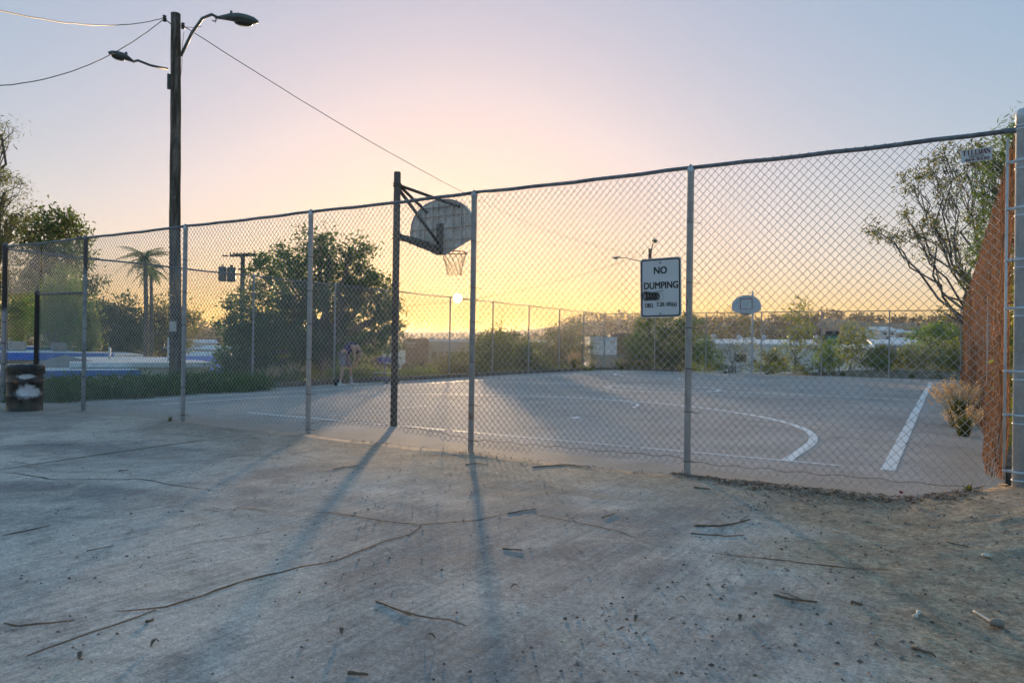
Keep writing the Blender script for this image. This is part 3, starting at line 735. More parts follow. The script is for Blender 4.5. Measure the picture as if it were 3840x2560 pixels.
# heavy serif capitals drawn stroke by stroke
def strokes(word, x0, z0, W, H, y=-.0042):
    m = MB(); n = len(word); cw = W/n
    def seg(a, b, w): 
        a = Vector(a); b = Vector(b); t = (b-a).normalized(); q = Vector((-t.y, t.x))*w/2
        P = [a+q, a-q, b-q, b+q]; m.add([(p.x, y, p.y) for p in P], [(0, 1, 2, 3)])
    for i, ch in enumerate(word):
        cx = x0+cw*(i+.5); h = cw*.40; t = cw*.30; th = cw*.10
        def serif(x, z): seg((x-t*.75, z), (x+t*.75, z), H*.09)
        if ch == 'T': seg((cx, z0), (cx, z0+H), t); seg((cx-h, z0+H*.94), (cx+h, z0+H*.94), H*.12); serif(cx, z0+H*.04); seg((cx-h, z0+H), (cx-h, z0+H*.72), th); seg((cx+h, z0+H), (cx+h, z0+H*.72), th)
        if ch == 'I': seg((cx, z0), (cx, z0+H), t); serif(cx, z0+H*.04); serif(cx, z0+H*.96)
        if ch == 'L': seg((cx-h*.4, z0), (cx-h*.4, z0+H), t); serif(cx-h*.4, z0+H*.96); seg((cx-h, z0+H*.05), (cx+h, z0+H*.05), H*.1); seg((cx+h, z0), (cx+h, z0+H*.3), th)
        if ch == 'M': seg((cx-h, z0), (cx-h, z0+H), th); seg((cx+h, z0), (cx+h, z0+H), t*.9); seg((cx-h, z0+H), (cx, z0), t*.8); seg((cx, z0), (cx+h, z0+H), th); serif(cx-h, z0+H*.04); serif(cx+h, z0+H*.04); serif(cx+h, z0+H*.96); serif(cx-h, z0+H*.96)
        if ch == 'A': seg((cx-h, z0), (cx, z0+H), th); seg((cx, z0+H), (cx+h*.9, z0), t); seg((cx-h*.5, z0+H*.35), (cx+h*.5, z0+H*.35), th); serif(cx-h, z0+H*.04); serif(cx+h*.9, z0+H*.04)
        if ch == 'N': seg((cx-h, z0), (cx-h, z0+H), th); seg((cx+h, z0), (cx+h, z0+H), th); seg((cx-h, z0+H), (cx+h, z0), t); serif(cx-h, z0+H*.04); serif(cx-h, z0+H*.96); serif(cx+h, z0+H*.96)
    return m
strokes('TILLMAN', -.105, .006, .21, .042).build('lettering', M['maroon'], tp)
def TM2(x, z): return Matrix.Translation((x, -.0044, z)) @ RX
text_part('FENCE CO.', .115, .016, M['maroon'], tp, TM2(-.055, -.018), 0, fat=.001)
text_part('469-9330', .185, .026, M['maroon'], tp, TM2(-.09, -.050), 0, fat=.002)

# ------------------------------------------------------------------ basketball hoops
def board_outline(w=1.385, h=.99, k=14):
    "fan-shaped board, bottom middle at z = 0"
    P = [(-.09, 0), (.09, 0), (w/2, .265), (w/2+.002, .42)]
    for i in range(1, k): a = rad(4+172*i/k); P.append((w/2*math.cos(a)*1.0, .43+(h-.43)*math.sin(a)**.86))
    P += [(-w/2-.002, .42), (-w/2, .265)]
    return P
def hoop(loc, s, label, board_mat, bx):
    "s = +1: board faces +y (away from the camera for the near one)"
    t = thing('basketball_hoop', label, 'basketball hoop', loc, 0, 'hoops at the two ends of the court')
    MB().lathe([(.057, -.02), (.057, 4.2), (.05, 4.215), (.02, 4.22)], 18).build('pole', M['hoopsteel'] if s > 0 else M['galv'], t, True)
    by = s*1.15; z0 = 2.965
    b = MB(); o = board_outline(); b.slab([(x+bx, z+z0) for x, z in o], by-.012, by+.012); bd = b.build('backboard', board_mat, t)
    # raised ribs on the back of the cast board
    yb = by-s*.026
    for xr in (-.49, -.38, -.20, -.07, .07, .26, .44, .53):
        top = .43+.56*max(0, 1-(xr/.6925)**2)**.43-.015; bot = .02+.265*max(0, (abs(xr)-.09))/(.6)
        MB().box((bx+xr, yb, z0+(top+bot)/2), (.016, .055, top-bot)).build('rib', board_mat, bd)
    for zr, hw in ((.27, .68), (.48, .68), (.70, .58), (.86, .40), (.12, .36)):
        MB().box((bx, yb-s*.003, z0+zr), (hw*2, .055, .016)).build('rib', board_mat, bd)
    e = MB(); oo = [(x+bx, z+z0) for x, z in o]
    for a, c in zip(oo, oo[1:]+oo[:1]):
        L = math.hypot(c[0]-a[0], c[1]-a[1]); ang = math.atan2(c[1]-a[1], c[0]-a[0])
        e.box(((a[0]+c[0])/2, by-s*.014, (a[1]+c[1])/2), (L+.008, .05, .012), Matrix.Rotation(-ang, 3, 'Y'))
    e.build('edge_flange', board_mat, bd)
    for xr, zr in ((-.30, .69), (.20, .69), (-.43, .25), (.34, .25), (.44, .26), (.19, .13)):
        MB().torus((bx+xr, yb-s*.02, z0+zr), .016, .006, 10, 5, Matrix.Rotation(rad(90), 3, 'X')).build('boss', board_mat, bd)
    MB().box((bx+.0, by-s*.05, z0+.27), (.15, .05, .56), bev=.01).build('mount_plate', M['hoopsteel'], t)
    # arms
    T = lambda *p, r=.026, nm='support_arm', n=10: MB().tube(p, r, n).build(nm, M['hoopsteel'], t, True)
    T((0, .05*s, 3.14), (bx*.3, .5*s, 3.13), (bx, by-s*.08, 3.05), r=.055)
    T((0, .06*s, 3.14), (bx*.5, .6*s, 3.05), (bx, by-s*.06, 2.99), r=.03)
    T((0, .05*s, 4.00), (bx-.30, by-s*.06, 3.74)); T((0, .05*s, 4.00), (bx+.42, by-s*.06, 3.78)); T((0, .05*s, 3.93), (bx+.0, by-s*.09, 3.16), r=.03)
    for z in (3.11, 3.17, 3.98, 4.02): MB().torus((0, 0, z), .064, .010, 16, 5).build('pole_clamp', M['hoopsteel'], t)
    MB().box((0, .07*s, 3.14), (.09, .06, .12), bev=.01).build('clamp_block', M['hoopsteel'], t); MB().box((0, .07*s, 4.0), (.07, .05, .06), bev=.01).build('clamp_block', M['hoopsteel'], t)
    # rim and net
    rc = Vector((bx, by+s*.39, 3.05))
    rm = MB().torus(rc, .23, .010, 32, 8).build('rim', M['rim'], t, True)
    MB().box((bx, by+s*.09, 3.03), (.14, .15, .05), bev=.01).build('bracket', M['rim'], rm)
    nt = MB(); K = 12
    def npt(i, j):
        zz = (0, .09, .18, .27, .36, .42)[j]; rr = (.228, .205, .178, .152, .135, .138)[j]; a = 2*math.pi*(i+.5*(j % 2))/K
        return rc+Vector((rr*math.cos(a), rr*math.sin(a), -zz))
    for i in range(K):
        for j in range(5):
            a = npt(i, j)
            nt.tube([a, npt(i, j+1)], .0042, 3, False); nt.tube([a, npt(i-1 if j % 2 == 0 else i+1, j+1)], .0042, 3, False)
    nt.build('net', M['chain'], t)
    if s < 0:
        yy = by+s*.0135; q = MB()
        for (x0, x1, za, zb) in ((-.30, .30, .80, .84), (-.30, -.26, .33, .80), (.26, .30, .33, .80), (-.30, .30, .30, .33)):
            q.box((bx+(x0+x1)/2, yy+s*.001, z0+(za+zb)/2), (x1-x0, .003, zb-za))
        q.build('target_square', M['redp'], bd)
    return t
M['board_near'] = mat('weathered_board_back', (.78, .72, .69), (.52, .46, .42), 3.5, .6, .05, fine=.2)
hoop((-7.9, 9.34, 0), 1, 'near basketball hoop seen from behind, ribbed fan board above the front fence', M['board_near'], .08)
hoop((-8.52, 37.5, 0), -1, 'distant basketball hoop facing the camera with pale fan board and red square', M['board_far'], -.04)

# ------------------------------------------------------------------ trash barrel
def mat_barrel():
    m, n, l, p = newmat('painted_drum'); v = coords(n, l); sep = n.new('ShaderNodeSeparateXYZ'); l.new(v, sep.inputs[0])
    w = nz(n, l, v, 3.0, 5, .6, .3)
    c = mixc(n, l, rmp(n, l, w, .38, .58), (.014, .013, .013), (.085, .075, .068))
    # white paint blotch on the side towards the camera
    def blob(cx, cz, sx, sz):
        a = mth(n, l, 'DIVIDE', mth(n, l, 'SUBTRACT', sep.outputs[0], cx), sx); b = mth(n, l, 'DIVIDE', mth(n, l, 'SUBTRACT', sep.outputs[2], cz), sz)
        d = mth(n, l, 'SQRT', mth(n, l, 'ADD', mth(n, l, 'MULTIPLY', a, a), mth(n, l, 'MULTIPLY', b, b)))
        return rmp(n, l, mth(n, l, 'ADD', d, mth(n, l, 'MULTIPLY', nz(n, l, v, 5, 6, .7, .6), 1.7)), 1.45, 1.85, 1, 0)
    k = mth(n, l, 'MAXIMUM', blob(.04, .37, .21, .15), blob(.03, .66, .17, .06))
    k = mth(n, l, 'MULTIPLY', k, rmp(n, l, sep.outputs[1], -.08, .0, 1, 0))
    c = mixc(n, l, k, c, (.60, .60, .66))
    rust = mth(n, l, 'MULTIPLY', rmp(n, l, nz(n, l, v, 9, 5, .7), .5, .62), rmp(n, l, mth(n, l, 'ABSOLUTE', mth(n, l, 'SUBTRACT', sep.outputs[2], .555)), .02, .05, 1, 0))
    c = mixc(n, l, rust, c, (.34, .13, .045)); dk = rmp(n, l, mth(n, l, 'ADD', sep.outputs[2], mth(n, l, 'MULTIPLY', nz(n, l, v, 5, 5), .3)), .18, .32, .85, 0)
    c = mixc(n, l, dk, c, (.035, .03, .025))
    l.new(c, p.inputs['Base Color']); p.inputs['Roughness'].default_value = .42; p.inputs['Metallic'].default_value = .15
    bump(n, l, p, nz(n, l, v, 12, 4), .15, .01); return m
bp = (-14.76, 6.93, apron_z(-14.76, 6.93)-.012)
br = thing('trash_barrel', 'dented black steel drum trash barrel with white paint smear beside the gateway', 'barrel', bp, rad(64.8))
prof = [(.285, .0), (.295, .0), (.295, .018), (.288, .025)]
for z in (.29, .55): prof += [(.288, z-.03), (.298, z-.01), (.303, z), (.298, z+.01), (.288, z+.03)]
prof += [(.288, .80), (.300, .815), (.300, .835), (.288, .84), (.281, .80), (.279, .06)]
MB().lathe(prof, 40, cap=False).build('drum', mat_barrel(), br, True)
MB().lathe([(.279, .055), (.001, .055)], 40, cap=False).build('drum_bottom', M['black'], br)
lg = MB(); vs = []; n0 = 48
rows = [(.270, .45), (.272, .80), (.286, .862), (.304, .855), (.309, .82), (.306, .76), (.303, .70)]
for j, (r, z) in enumerate(rows):
    for k in range(n0):
        a = 2*math.pi*k/n0; w = mnoise.noise((math.cos(a)*4, math.sin(a)*4, j*.4)); w2 = mnoise.noise((math.cos(a)*11, math.sin(a)*11, j*.7))
        rr = r+(.007*w2 if j > 2 else .004*w2)+(.006 if j > 3 else 0); zz = z+(.035*w if j == 6 else .012*w)
        vs.append((rr*math.cos(a), rr*math.sin(a), zz))
lg.add(vs, [(j*n0+k, j*n0+(k+1) % n0, (j+1)*n0+(k+1) % n0, (j+1)*n0+k) for j in range(len(rows)-1) for k in range(n0)])
lg.build('bin_liner', M['bag'], br, True)

# ------------------------------------------------------------------ utility pole with two street lights
def cobra(root, base, tip, elbow_z, head_len, big, nm):
    "arm from pole to lamp head; tip = where the head starts, head continues outwards"
    b = Vector(base); t = Vector(tip); d = (t-b); d.z = 0; d.normalize()
    if big: pts = [b, b+(t-b)*.28+Vector((0, 0, elbow_z*.55)), b+(t-b)*.55+Vector((0, 0, elbow_z*.75)), b+(t-b)*.8+Vector((0, 0, elbow_z*.5)), t]
    else: pts = [b, b+(t-b)*.5, b+(t-b)*.88+Vector((0, 0, .06)), t]
    MB().tube(pts, [.042]*(len(pts)-1)+[.034] if big else .032, 10).build('lamp_arm', M['lamp'], root, True)
    Mx = Matrix(((d.x, -d.y, 0), (d.y, d.x, 0), (0, 0, 1)))
    secs = [(-.02, .045, .045, 0), (.10, .07, .07, .01), (.25, .13, .10, .02), (.45, .17, .125, .02), (.65, .165, .12, .0), (.82, .12, .09, -.02), (.92, .04, .04, -.035)]
    m = MB(); n = 16; vs = []
    for s, w, h, zo in secs:
        for k in range(n):
            a = 2*math.pi*k/n; zz = math.sin(a)*h*(1 if math.sin(a) > 0 else .62); p = Mx @ Vector((s*head_len, math.cos(a)*w*head_len, zo*head_len+zz*head_len)); vs.append(t+p)
    m.add(vs, [(j*n+k, j*n+(k+1) % n, (j+1)*n+(k+1) % n, (j+1)*n+k) for j in range(len(secs)-1) for k in range(n)]+[tuple(range(n-1, -1, -1)), tuple((len(secs)-1)*n+k for k in range(n))])
    hd = m.build('lamp_head', M['lamp'], root, True)
    ln = MB().lathe([(.001, -.075), (.08, -.07), (.125, -.045), (.14, -.01), (.135, .0)], 18, (0, 0, 0), False)
    ln.v = [tuple(t+(Mx @ Vector((.58*head_len+x*1.7*head_len, y*head_len, z*head_len*1.2-.055*head_len)))) for x, y, z in ln.v]
    ln.build('lamp_lens', M['glassdark'], hd, True)
    c = t+(Mx @ Vector((.28*head_len, 0, .14*head_len)))
    MB().lathe([(.035, 0), (.035, .05), (.028, .06)], 10, c).build('photocell', M['lamp'], hd)
PB = Vector((-18.45, 12.50, -.1))
up = thing('utility_pole', 'tall creosoted wooden utility pole carrying two street lights behind the left fence', 'utility pole', PB)
sh = MB(); pts = []; 
for k in range(24): z = -.2+10.75*k/23; pts.append((.05*math.sin(k*.5)*.2-.10*(k/23), .04*math.sin(k*.37)*.2-.10*(k/23), z))
sh.tube(pts, [.165-.035*k/23+.004*math.sin(k*1.9) for k in range(24)], 14).build('shaft', M['pole'], up, True)
def L_(p): return Vector(p)-PB
dR = Vector((.60, .80, 0)).normalized()
cobra(up, L_((-18.5, 12.42, 9.28))+dR*.1, L_(at(822, 68, 22.0)), .62, 1.15, True, 'a')
cobra(up, L_((-18.6, 12.3, 8.87))-dR*.08, L_(at(500, 232, 21.6)), .0, .78, False, 'b')
MB().box((-.15, -.24, 8.62), (.05, .08, .42)).build('arm_bracket', M['lamp'], up)
for (q, nm) in ((at(617, 70, 21.9), 'i'), (at(686, 98, 22.3), 'j')):
    c = L_(q); MB().lathe([(.02, -.09), (.055, -.07), (.035, -.03), (.06, 0), (.035, .03), (.055, .07), (.02, .09)], 10, c).build('insulator', M['black'], up, True)
    MB().tube([c, (c.x*.3-.1, c.y*.3-.1, c.z)], .015, 5).build('insulator_bolt', M['black'], up)
MB().tube([L_(at(690, 120, 22.2)), L_(at(682, 190, 22.2)), L_(at(683, 240, 22.2)), L_(at(676, 300, 22.25))], .008, 4).build('loose_cable', M['black'], up)
MB().tube([L_(at(690, 102, 22.2)), L_(at(730, 104, 22.1)), L_(at(756, 100, 22.0))], .008, 4).build('loose_cable', M['black'], up)
for k in range(7): 
    a = k*1.3; c = L_(at(805, 72, 22.0)); MB().tube([c+Vector((.05*math.cos(a), .05*math.sin(a), .07*math.sin(a*2))), c+Vector((.09*math.cos(a+1), .09*math.sin(a+1), .10*math.cos(a*1.7)))], .012, 4).build('tie_wire', M['black'], up)
nb = MB().box((.10, -.165, 1.85), (.19, .01, .28), Matrix.Rotation(rad(32), 3, 'Z')).build('notice', M['whitep'], up)
for k, z in enumerate((3.6, 5.4, 7.1)): MB().torus((.06+.02*k, -.16, z), .03, .012, 10, 5, Matrix.Rotation(rad(90), 3, 'X')).build('bolt_ring', M['rail'], up)

def wire(label, a, b, sag, r=.011, n=40):
    a = Vector(a); b = Vector(b); P = []
    for k in range(n+1):
        t = k/n; p = a.lerp(b, t); p.z -= 4*sag*t*(1-t)-.012*mnoise.noise((k*.9, r*100, sag)); P.append(p)
    o = MB().tube(P, r, 5).build('overhead_wire', M['black'], None, True)
    return tag(o, label, 'wire', 'overhead wires')
# far lamp pole
FP = at(2432, 1380, 60); FP.z = gz(FP.x, FP.y)
fp = thing('utility_pole', 'distant wooden lamp pole rising behind the NO DUMPING sign', 'utility pole', FP)
ftop = at(2432, 933, 60).z-FP.z
MB().tube([(0, 0, -.3), (0, 0, ftop*.5), (0, 0, ftop)], [.17, .15, .135], 12).build('shaft', M['pole'], fp, True)
G_ = lambda p: Vector(p)-FP
cobra(fp, (.05, .05, ftop-.6), G_(at(2450, 908, 58.9)), .25, 1.3, True, 'a'); cobra(fp, (-.1, -.05, ftop-1.1), G_(at(2332, 967, 59.5)), .0, .85, False, 'b')
MB().lathe([(.03, -.09), (.07, -.06), (.04, 0), (.07, .06), (.03, .09)], 10, G_(at(2412, 948, 59.9))).build('insulator', M['black'], fp, True)
# transformer pole
TP = at(903, 1380, 55); TP.z = gz(TP.x, TP.y)
tpz = at(903, 955, 55).z-TP.z
tr = thing('utility_pole', 'dark power pole with crossarms and grey transformers left of the big tree', 'utility pole', TP)
MB().tube([(0, 0, -.3), (.02, 0, tpz*.5), (.04, 0, tpz)], [.19, .17, .15], 12).build('shaft', M['pole'], tr, True)
ar = Vector((.62, .78, 0)).normalized()
def arm(z, a, b, w=.10): 
    A = ar*a+Vector((0, -.12, z)); B = ar*b+Vector((0, -.12, z+(b-a)*.08)); MB().tube([A, B], w*.62, 4).build('crossarm', M['pole'], tr)
arm(tpz-.12, -.75, 1.0, .15); arm(tpz-.02, -.55, .9, .10); arm(tpz-1.05, -.2, .85); arm(tpz-2.9, -.75, .05); arm(tpz-3.4, -1.3, .05, .07)
for a in (-.7, -.45, -.25, .0, .25, .5, .9): MB().lathe([(.02, 0), (.05, .04), (.03, .09), (.05, .13), (.02, .18)], 8, ar*a+Vector((0, -.12, tpz+.0+.08*a))).build('insulator', M['black'], tr, True)
MB().tube([ar*-.75+Vector((0, -.1, tpz-.15)), ar*-1.25+Vector((0, -.1, tpz-.13))], .02, 5).build('dead_end', M['black'], tr)
for k in range(2): MB().lathe([(.03, -.06), (.08, -.03), (.08, .03), (.03, .06)], 8, ar*(-1.0-.18*k)+Vector((0, -.1, tpz-.14))).build('insulator', M['black'], tr, True)
for k, (a, yo) in enumerate(((-.42, -.35), (-.75, .0), (-.95, -.45))):
    c = ar*a+Vector((0, yo, tpz-1.85)); tk = MB().lathe([(.22, -.1), (.27, -.04), (.27, .84), (.24, .90), (.05, .93)], 14, c).build('transformer', M['lamp'], tr, True)
    for s in (-.08, .08): MB().lathe([(.03, .85), (.045, .9), (.02, .95), (.04, 1.0), (.015, 1.1)], 8, c+Vector((s, 0, 0))).build('bushing', M['black'], tk, True)
MB().tube([ar*.95+Vector((0, -.1, tpz-.45)), ar*1.15+Vector((0, -.1, tpz-.5)), ar*1.1+Vector((0, -.1, tpz-.75)), ar*.95+Vector((0, -.1, tpz-.7)), ar*.95+Vector((0, -.1, tpz-.45))], .03, 5).build('cable_loop', M['black'], tr)
wire('long black wire sagging from the street light pole to the distant lamp pole', at(692, 100, 22.3), at(2405, 949, 59.9), 1.4, .012, 60)
wire('upper of two wires running from the pole top to the left edge of the sky', at(610, 70, 21.9), at(-700, -190, 11), .45)
wire('lower of two wires running from the pole top to the left edge of the sky', at(610, 76, 21.9), at(-500, 262, 18), .9)
wire('thin wire dipping from the distant lamp pole towards the power pole', at(2402, 955, 59.9), at(905, 1130, 55), 1.9, .012, 60)

# ------------------------------------------------------------------ vegetation
def leaves(C, size, aspect=.45, up=0.0, tris=False, droop=0.0):
    "one quad per centre in C (N, 3), random orientation; up > 0 biases the long axis upwards"
    C = np.asarray(C); n = len(C)
    d = rng.normal(size=(n, 3)); d[:, 2] = d[:, 2]*(1-.3*abs(up))+up*1.6-droop*1.6; d /= np.linalg.norm(d, axis=1)[:, None]
    q = rng.normal(size=(n, 3)); s = np.cross(d, q); s /= (np.linalg.norm(s, axis=1)[:, None]+1e-9)
    sz = size*rng.uniform(.6, 1.35, n)[:, None]; a = d*sz*.5; b = s*sz*aspect*.5
    nn = np.cross(d, s)*sz*.10
    return np.stack([C-a, C-b+nn, C+a, C+b+nn], 1).reshape(-1, 3)
def clump_pts(blobs, n_sub, n_leaf, sub_r, hollow=.55):
    "leaf centres gathered in small clumps spread through each ellipsoid (x, y, z, rx, ry, rz)"
    out = []; subs = []
    tot = sum(b[3]*b[4]*b[5] for b in blobs)
    for b in blobs:
        k = max(3, int(n_sub*(b[3]*b[4]*b[5])/tot))
        d = rng.normal(size=(k, 3)); d /= np.linalg.norm(d, axis=1)[:, None]; r = rng.uniform(hollow**3, 1, k)**(1/3)
        c = np.array(b[:3])+d*r[:, None]*np.array(b[3:6]); subs.append(c)
        m = max(2, int(n_leaf)); sr = sub_r*rng.uniform(.6, 1.4, k)
        p = c[:, None, :]+rng.normal(size=(k, m, 3))*sr[:, None, None]*np.array([.6, .6, .5]); out.append(p.reshape(-1, 3))
    return np.concatenate(out), subs
def limb(a, b, r0, r1, m, wob=.08, n=5, k=5):
    a = Vector(a); b = Vector(b); L = (b-a).length; P = []
    for i in range(k+1):
        t = i/k; p = a.lerp(b, t); e = math.sin(math.pi*t)*wob*L
        P.append(p+Vector((R_.uniform(-1, 1)*e, R_.uniform(-1, 1)*e, R_.uniform(-.2, 1)*e)))
    m.tube(P, [r0+(r1-r0)*i/k for i in range(k+1)], n, False)
def tree(name, label, base, blobs, leaf_mat, leaf=.2, n_sub=120, n_leaf=30, sub_r=.35, trunk_r=.18, bark='bark', fork=.35, cat='tree', group=None, aspect=.45, up=0.0, droop=0.0, hollow=.5, twigs=2, stems=1):
    base = Vector(base); t = thing(name, label, cat, base, 0, group)
    C, subs = clump_pts(blobs, n_sub, n_leaf, sub_r, hollow)
    np_mesh('crown', leaves(C, leaf, aspect, up, droop=droop), 4, leaf_mat, t, None, True)
    m = MB(); zs = [b[2] for b in blobs]; ztop = max(zs); cx = sum(b[0] for b in blobs)/len(blobs); cy = sum(b[1] for b in blobs)/len(blobs)
    for s_ in range(stems):
        b0 = base+Vector((R_.uniform(-.3, .3), R_.uniform(-.3, .3), 0))*(stems > 1)*1.0
        fk = b0.lerp(Vector((cx, cy, base.z+(ztop-base.z)*.75)), fork)
        limb(b0-Vector((0, 0, .25)), fk, trunk_r*1.25, trunk_r*.8, m, .05, 8, 5)
        for bi, (b, sc_) in enumerate(zip(blobs, subs)):
            if stems > 1 and bi % stems != s_: continue
            c = Vector(b[:3]); limb(fk, c, trunk_r*.55, trunk_r*.16, m, .09, 6, 6)
            for sp in sc_[::max(1, len(sc_)//(6*twigs))]:
                limb(c.lerp(fk, R_.uniform(0, .35)), sp, trunk_r*.13, trunk_r*.04, m, .1, 4, 3)
    m.build('trunk', M[bark], t, True, True)
    return t
def pxblobs(L, D, depth=1.0):
    "ellipsoids given as (px, py, radius px[, vertical radius px]) at about D metres"
    out = []
    for q in L:
        dd = D+R_.uniform(-.5, .5)*depth; p = at(q[0], q[1], dd); k = dd/F_PX; rx = q[2]*k; rz = (q[3] if len(q) > 3 else q[2])*k
        out.append((p.x, p.y, p.z, rx, max(rx*.8, depth*.35), rz))
    return out
def gbase(px, D, dz=0.0):
    p = at(px, 1300, D); return Vector((p.x, p.y, gz(p.x, p.y)+dz))

# big ficus outside the left fence
tree('ficus_tree', 'large dense dark green tree behind the left fence near the person', gbase(1235, 31), pxblobs([(880, 1290, 90, 110), (960, 1180, 110, 120), (1010, 1010, 55, 70), (1075, 985, 50, 60), (1130, 1080, 120, 110), (1190, 900, 42, 60), (1235, 960, 60, 70), (1315, 930, 38, 60), (1330, 1020, 70, 70), (1400, 1090, 75, 80), (1270, 1130, 130, 110), (1430, 1190, 70, 80), (1060, 1250, 140, 110), (1230, 1290, 150, 90), (1400, 1280, 80, 70), (900, 1370, 80, 60), (1010, 1370, 110, 60), (1170, 1370, 100, 50), (1470, 1190, 40, 60)], 31, 3.2), M['lf_ficus'], .17, 800, 44, .33, .30, hollow=.2, twigs=1)
# left-hand trees
tree('eucalyptus_tree', 'round-topped dark eucalyptus behind the blue trimmed buildings', gbase(215, 62), pxblobs([(110, 870, 60, 60), (190, 840, 70, 55), (270, 870, 60, 60), (140, 960, 70, 60), (250, 960, 80, 60), (320, 1040, 50, 70), (80, 1060, 70, 70), (190, 1060, 60, 60), (290, 1130, 60, 60), (60, 1160, 60, 60), (330, 1190, 40, 60), (150, 1180, 60, 50)], 62, 4), M['lf_dark'], .30, 300, 34, .6, .36, 'bark', .5, hollow=.35)
tree('pepper_tree', 'bright green drooping pepper tree in front of the dark eucalyptus', gbase(250, 52), pxblobs([(240, 1070, 55, 60), (200, 1150, 60, 70), (280, 1160, 55, 70), (240, 1220, 80, 60), (170, 1240, 40, 50), (290, 1250, 40, 50)], 52, 3), M['lf_green'], .28, 170, 34, .5, .22, 'barkpale', .4, aspect=.2, droop=.7)
tree('pepper_tree', 'smaller green drooping tree just right of the leftmost fence post', gbase(95, 56), pxblobs([(60, 1150, 45, 40), (110, 1170, 45, 60), (85, 1230, 55, 50), (40, 1210, 40, 50)], 56, 2), M['lf_green'], .26, 90, 30, .5, .2, 'barkpale', .3, aspect=.2, droop=.6)
tree('feathery_tree', 'feathery tree reaching in from the upper left edge of the picture', gbase(-160, 34), pxblobs([(5, 505, 40, 45), (-60, 520, 70, 60), (15, 720, 55, 80), (-60, 700, 80, 90), (45, 800, 40, 50), (20, 880, 55, 60), (-50, 860, 80, 80), (-20, 980, 60, 60), (10, 1060, 40, 60), (-100, 1000, 80, 90)], 34, 2.5), M['lf_euc'], .17, 330, 26, .28, .22, 'bark', .5, aspect=.16, up=.3)
tree('bushy_tree', 'dark bushy tree between the pepper tree and the palms', gbase(420, 58), pxblobs([(390, 1180, 50, 40), (450, 1150, 60, 45), (420, 1230, 80, 60), (500, 1220, 60, 60), (480, 1290, 70, 50), (380, 1290, 60, 50)], 58, 3), M['lf_dark'], .26, 200, 32, .5, .22)
tree('bushy_tree', 'sparse dark tree behind the palms and the street light pole', gbase(620, 64), pxblobs([(600, 1150, 50, 50), (640, 1200, 60, 60), (570, 1220, 60, 60), (690, 1180, 40, 50), (620, 1280, 80, 50), (690, 1270, 50, 50)], 64, 3), M['lf_dry'], .28, 150, 26, .6, .22)
tree('bushy_tree', 'small yellow green shrub tree at the right of the pepper tree', gbase(335, 48), pxblobs([(330, 1200, 30, 50), (340, 1260, 36, 50), (320, 1300, 40, 40)], 48, 1.5), M['lf_yel'], .2, 70, 28, .35, .1)
# palms
def palm(label, px, py, D, h_px, nf=15, fl=1.5, r=.14):
    b = gbase(px, D); top = at(px, py, D); t = thing('palm_tree', label, 'palm', b, 0, 'palms beside the street light pole')
    tp_ = top-b; m = MB(); P = [Vector((0, 0, -.3)), tp_*.35+Vector((.05, .03, 0)), tp_*.7+Vector((.06, .02, 0)), tp_]
    m.tube(P, [r*1.25, r, r*.9, r*.75], 10).build('trunk', M['palmbark'], t, True)
    V = []
    for k in range(nf):
        a = 2*math.pi*k/nf+R_.uniform(-.2, .2); el = R_.uniform(-.35, 1.15); L = fl*R_.uniform(.8, 1.15); pts = []
        for j in range(9):
            s = j/8; dirh = Vector((math.cos(a), math.sin(a), 0)); p = tp_+dirh*L*s*math.cos(el*(1-s*.6))+Vector((0, 0, L*(math.sin(el)*s-.75*s*s*(1-.3*math.sin(el))))); pts.append(p)
        for j in range(8):
            a0, a1 = pts[j], pts[j+1]; ax_ = (a1-a0).normalized(); side = ax_.cross(Vector((0, 0, 1))).normalized(); w = .36*fl/1.5*math.sin(math.pi*min(.97, .12+.88*(j+.5)/8))
            for q in range(4):
                base = a0.lerp(a1, q/4)
                for sg_ in (-1, 1):
                    tipp = base+side*sg_*w+ax_*w*.55+Vector((0, 0, -.16*w-R_.uniform(0, .5)*w)); wd = ax_*.022
                    V += [base-wd, base+wd, tipp+wd*.3, tipp-wd*.3]
            V += [a0-side*.02, a0+side*.02, a1+side*.015, a1-side*.015]
    np_mesh('fronds', np.array([tuple(v) for v in V]), 4, M['lf_dark'], t)
    return t
palm('taller feather palm with its crown above the left fence rail', 545, 968, 46, 300, 17, 1.55, .13)
palm('shorter slender palm close beside the taller palm', 566, 1010, 49, 260, 13, 1.05, .11)

# shrubs beyond the left fence, from the sun towards the far corner
def shrub(name, label, px, D, L, mt, leaf=.12, n_sub=110, n_leaf=26, sub_r=.22, depth=1.6, **k):
    return tree(name, label, gbase(px, D), pxblobs(L, D, depth), mt, leaf, n_sub, n_leaf, sub_r, k.pop('trunk_r', .05), k.pop('bark', 'bark'), k.pop('fork', .25), 'shrub', k.pop('group', 'shrubs round the court'), **k)
shrub('acacia_bush', 'low golden brown bush in front of the storage building', 1700, 46, [(1655, 1380, 50, 40), (1720, 1360, 60, 45), (1770, 1390, 60, 40), (1600, 1400, 40, 25)], M['lf_dry'], .16, 150, 26, .3)
shrub('acacia_bush', 'rounded olive bush right of the second nearest fence post', 1845, 42, [(1820, 1310, 50, 50), (1870, 1290, 55, 50), (1830, 1370, 65, 45), (1900, 1360, 40, 45)], M['lf_olive'], .15, 170, 28, .28)
shrub('acacia_bush', 'rounded green gold bush left of the dark feathery tree', 1965, 41, [(1950, 1330, 45, 45), (1995, 1320, 40, 45), (1965, 1375, 60, 35), (2030, 1370, 40, 35)], M['lf_olive'], .15, 150, 28, .28)
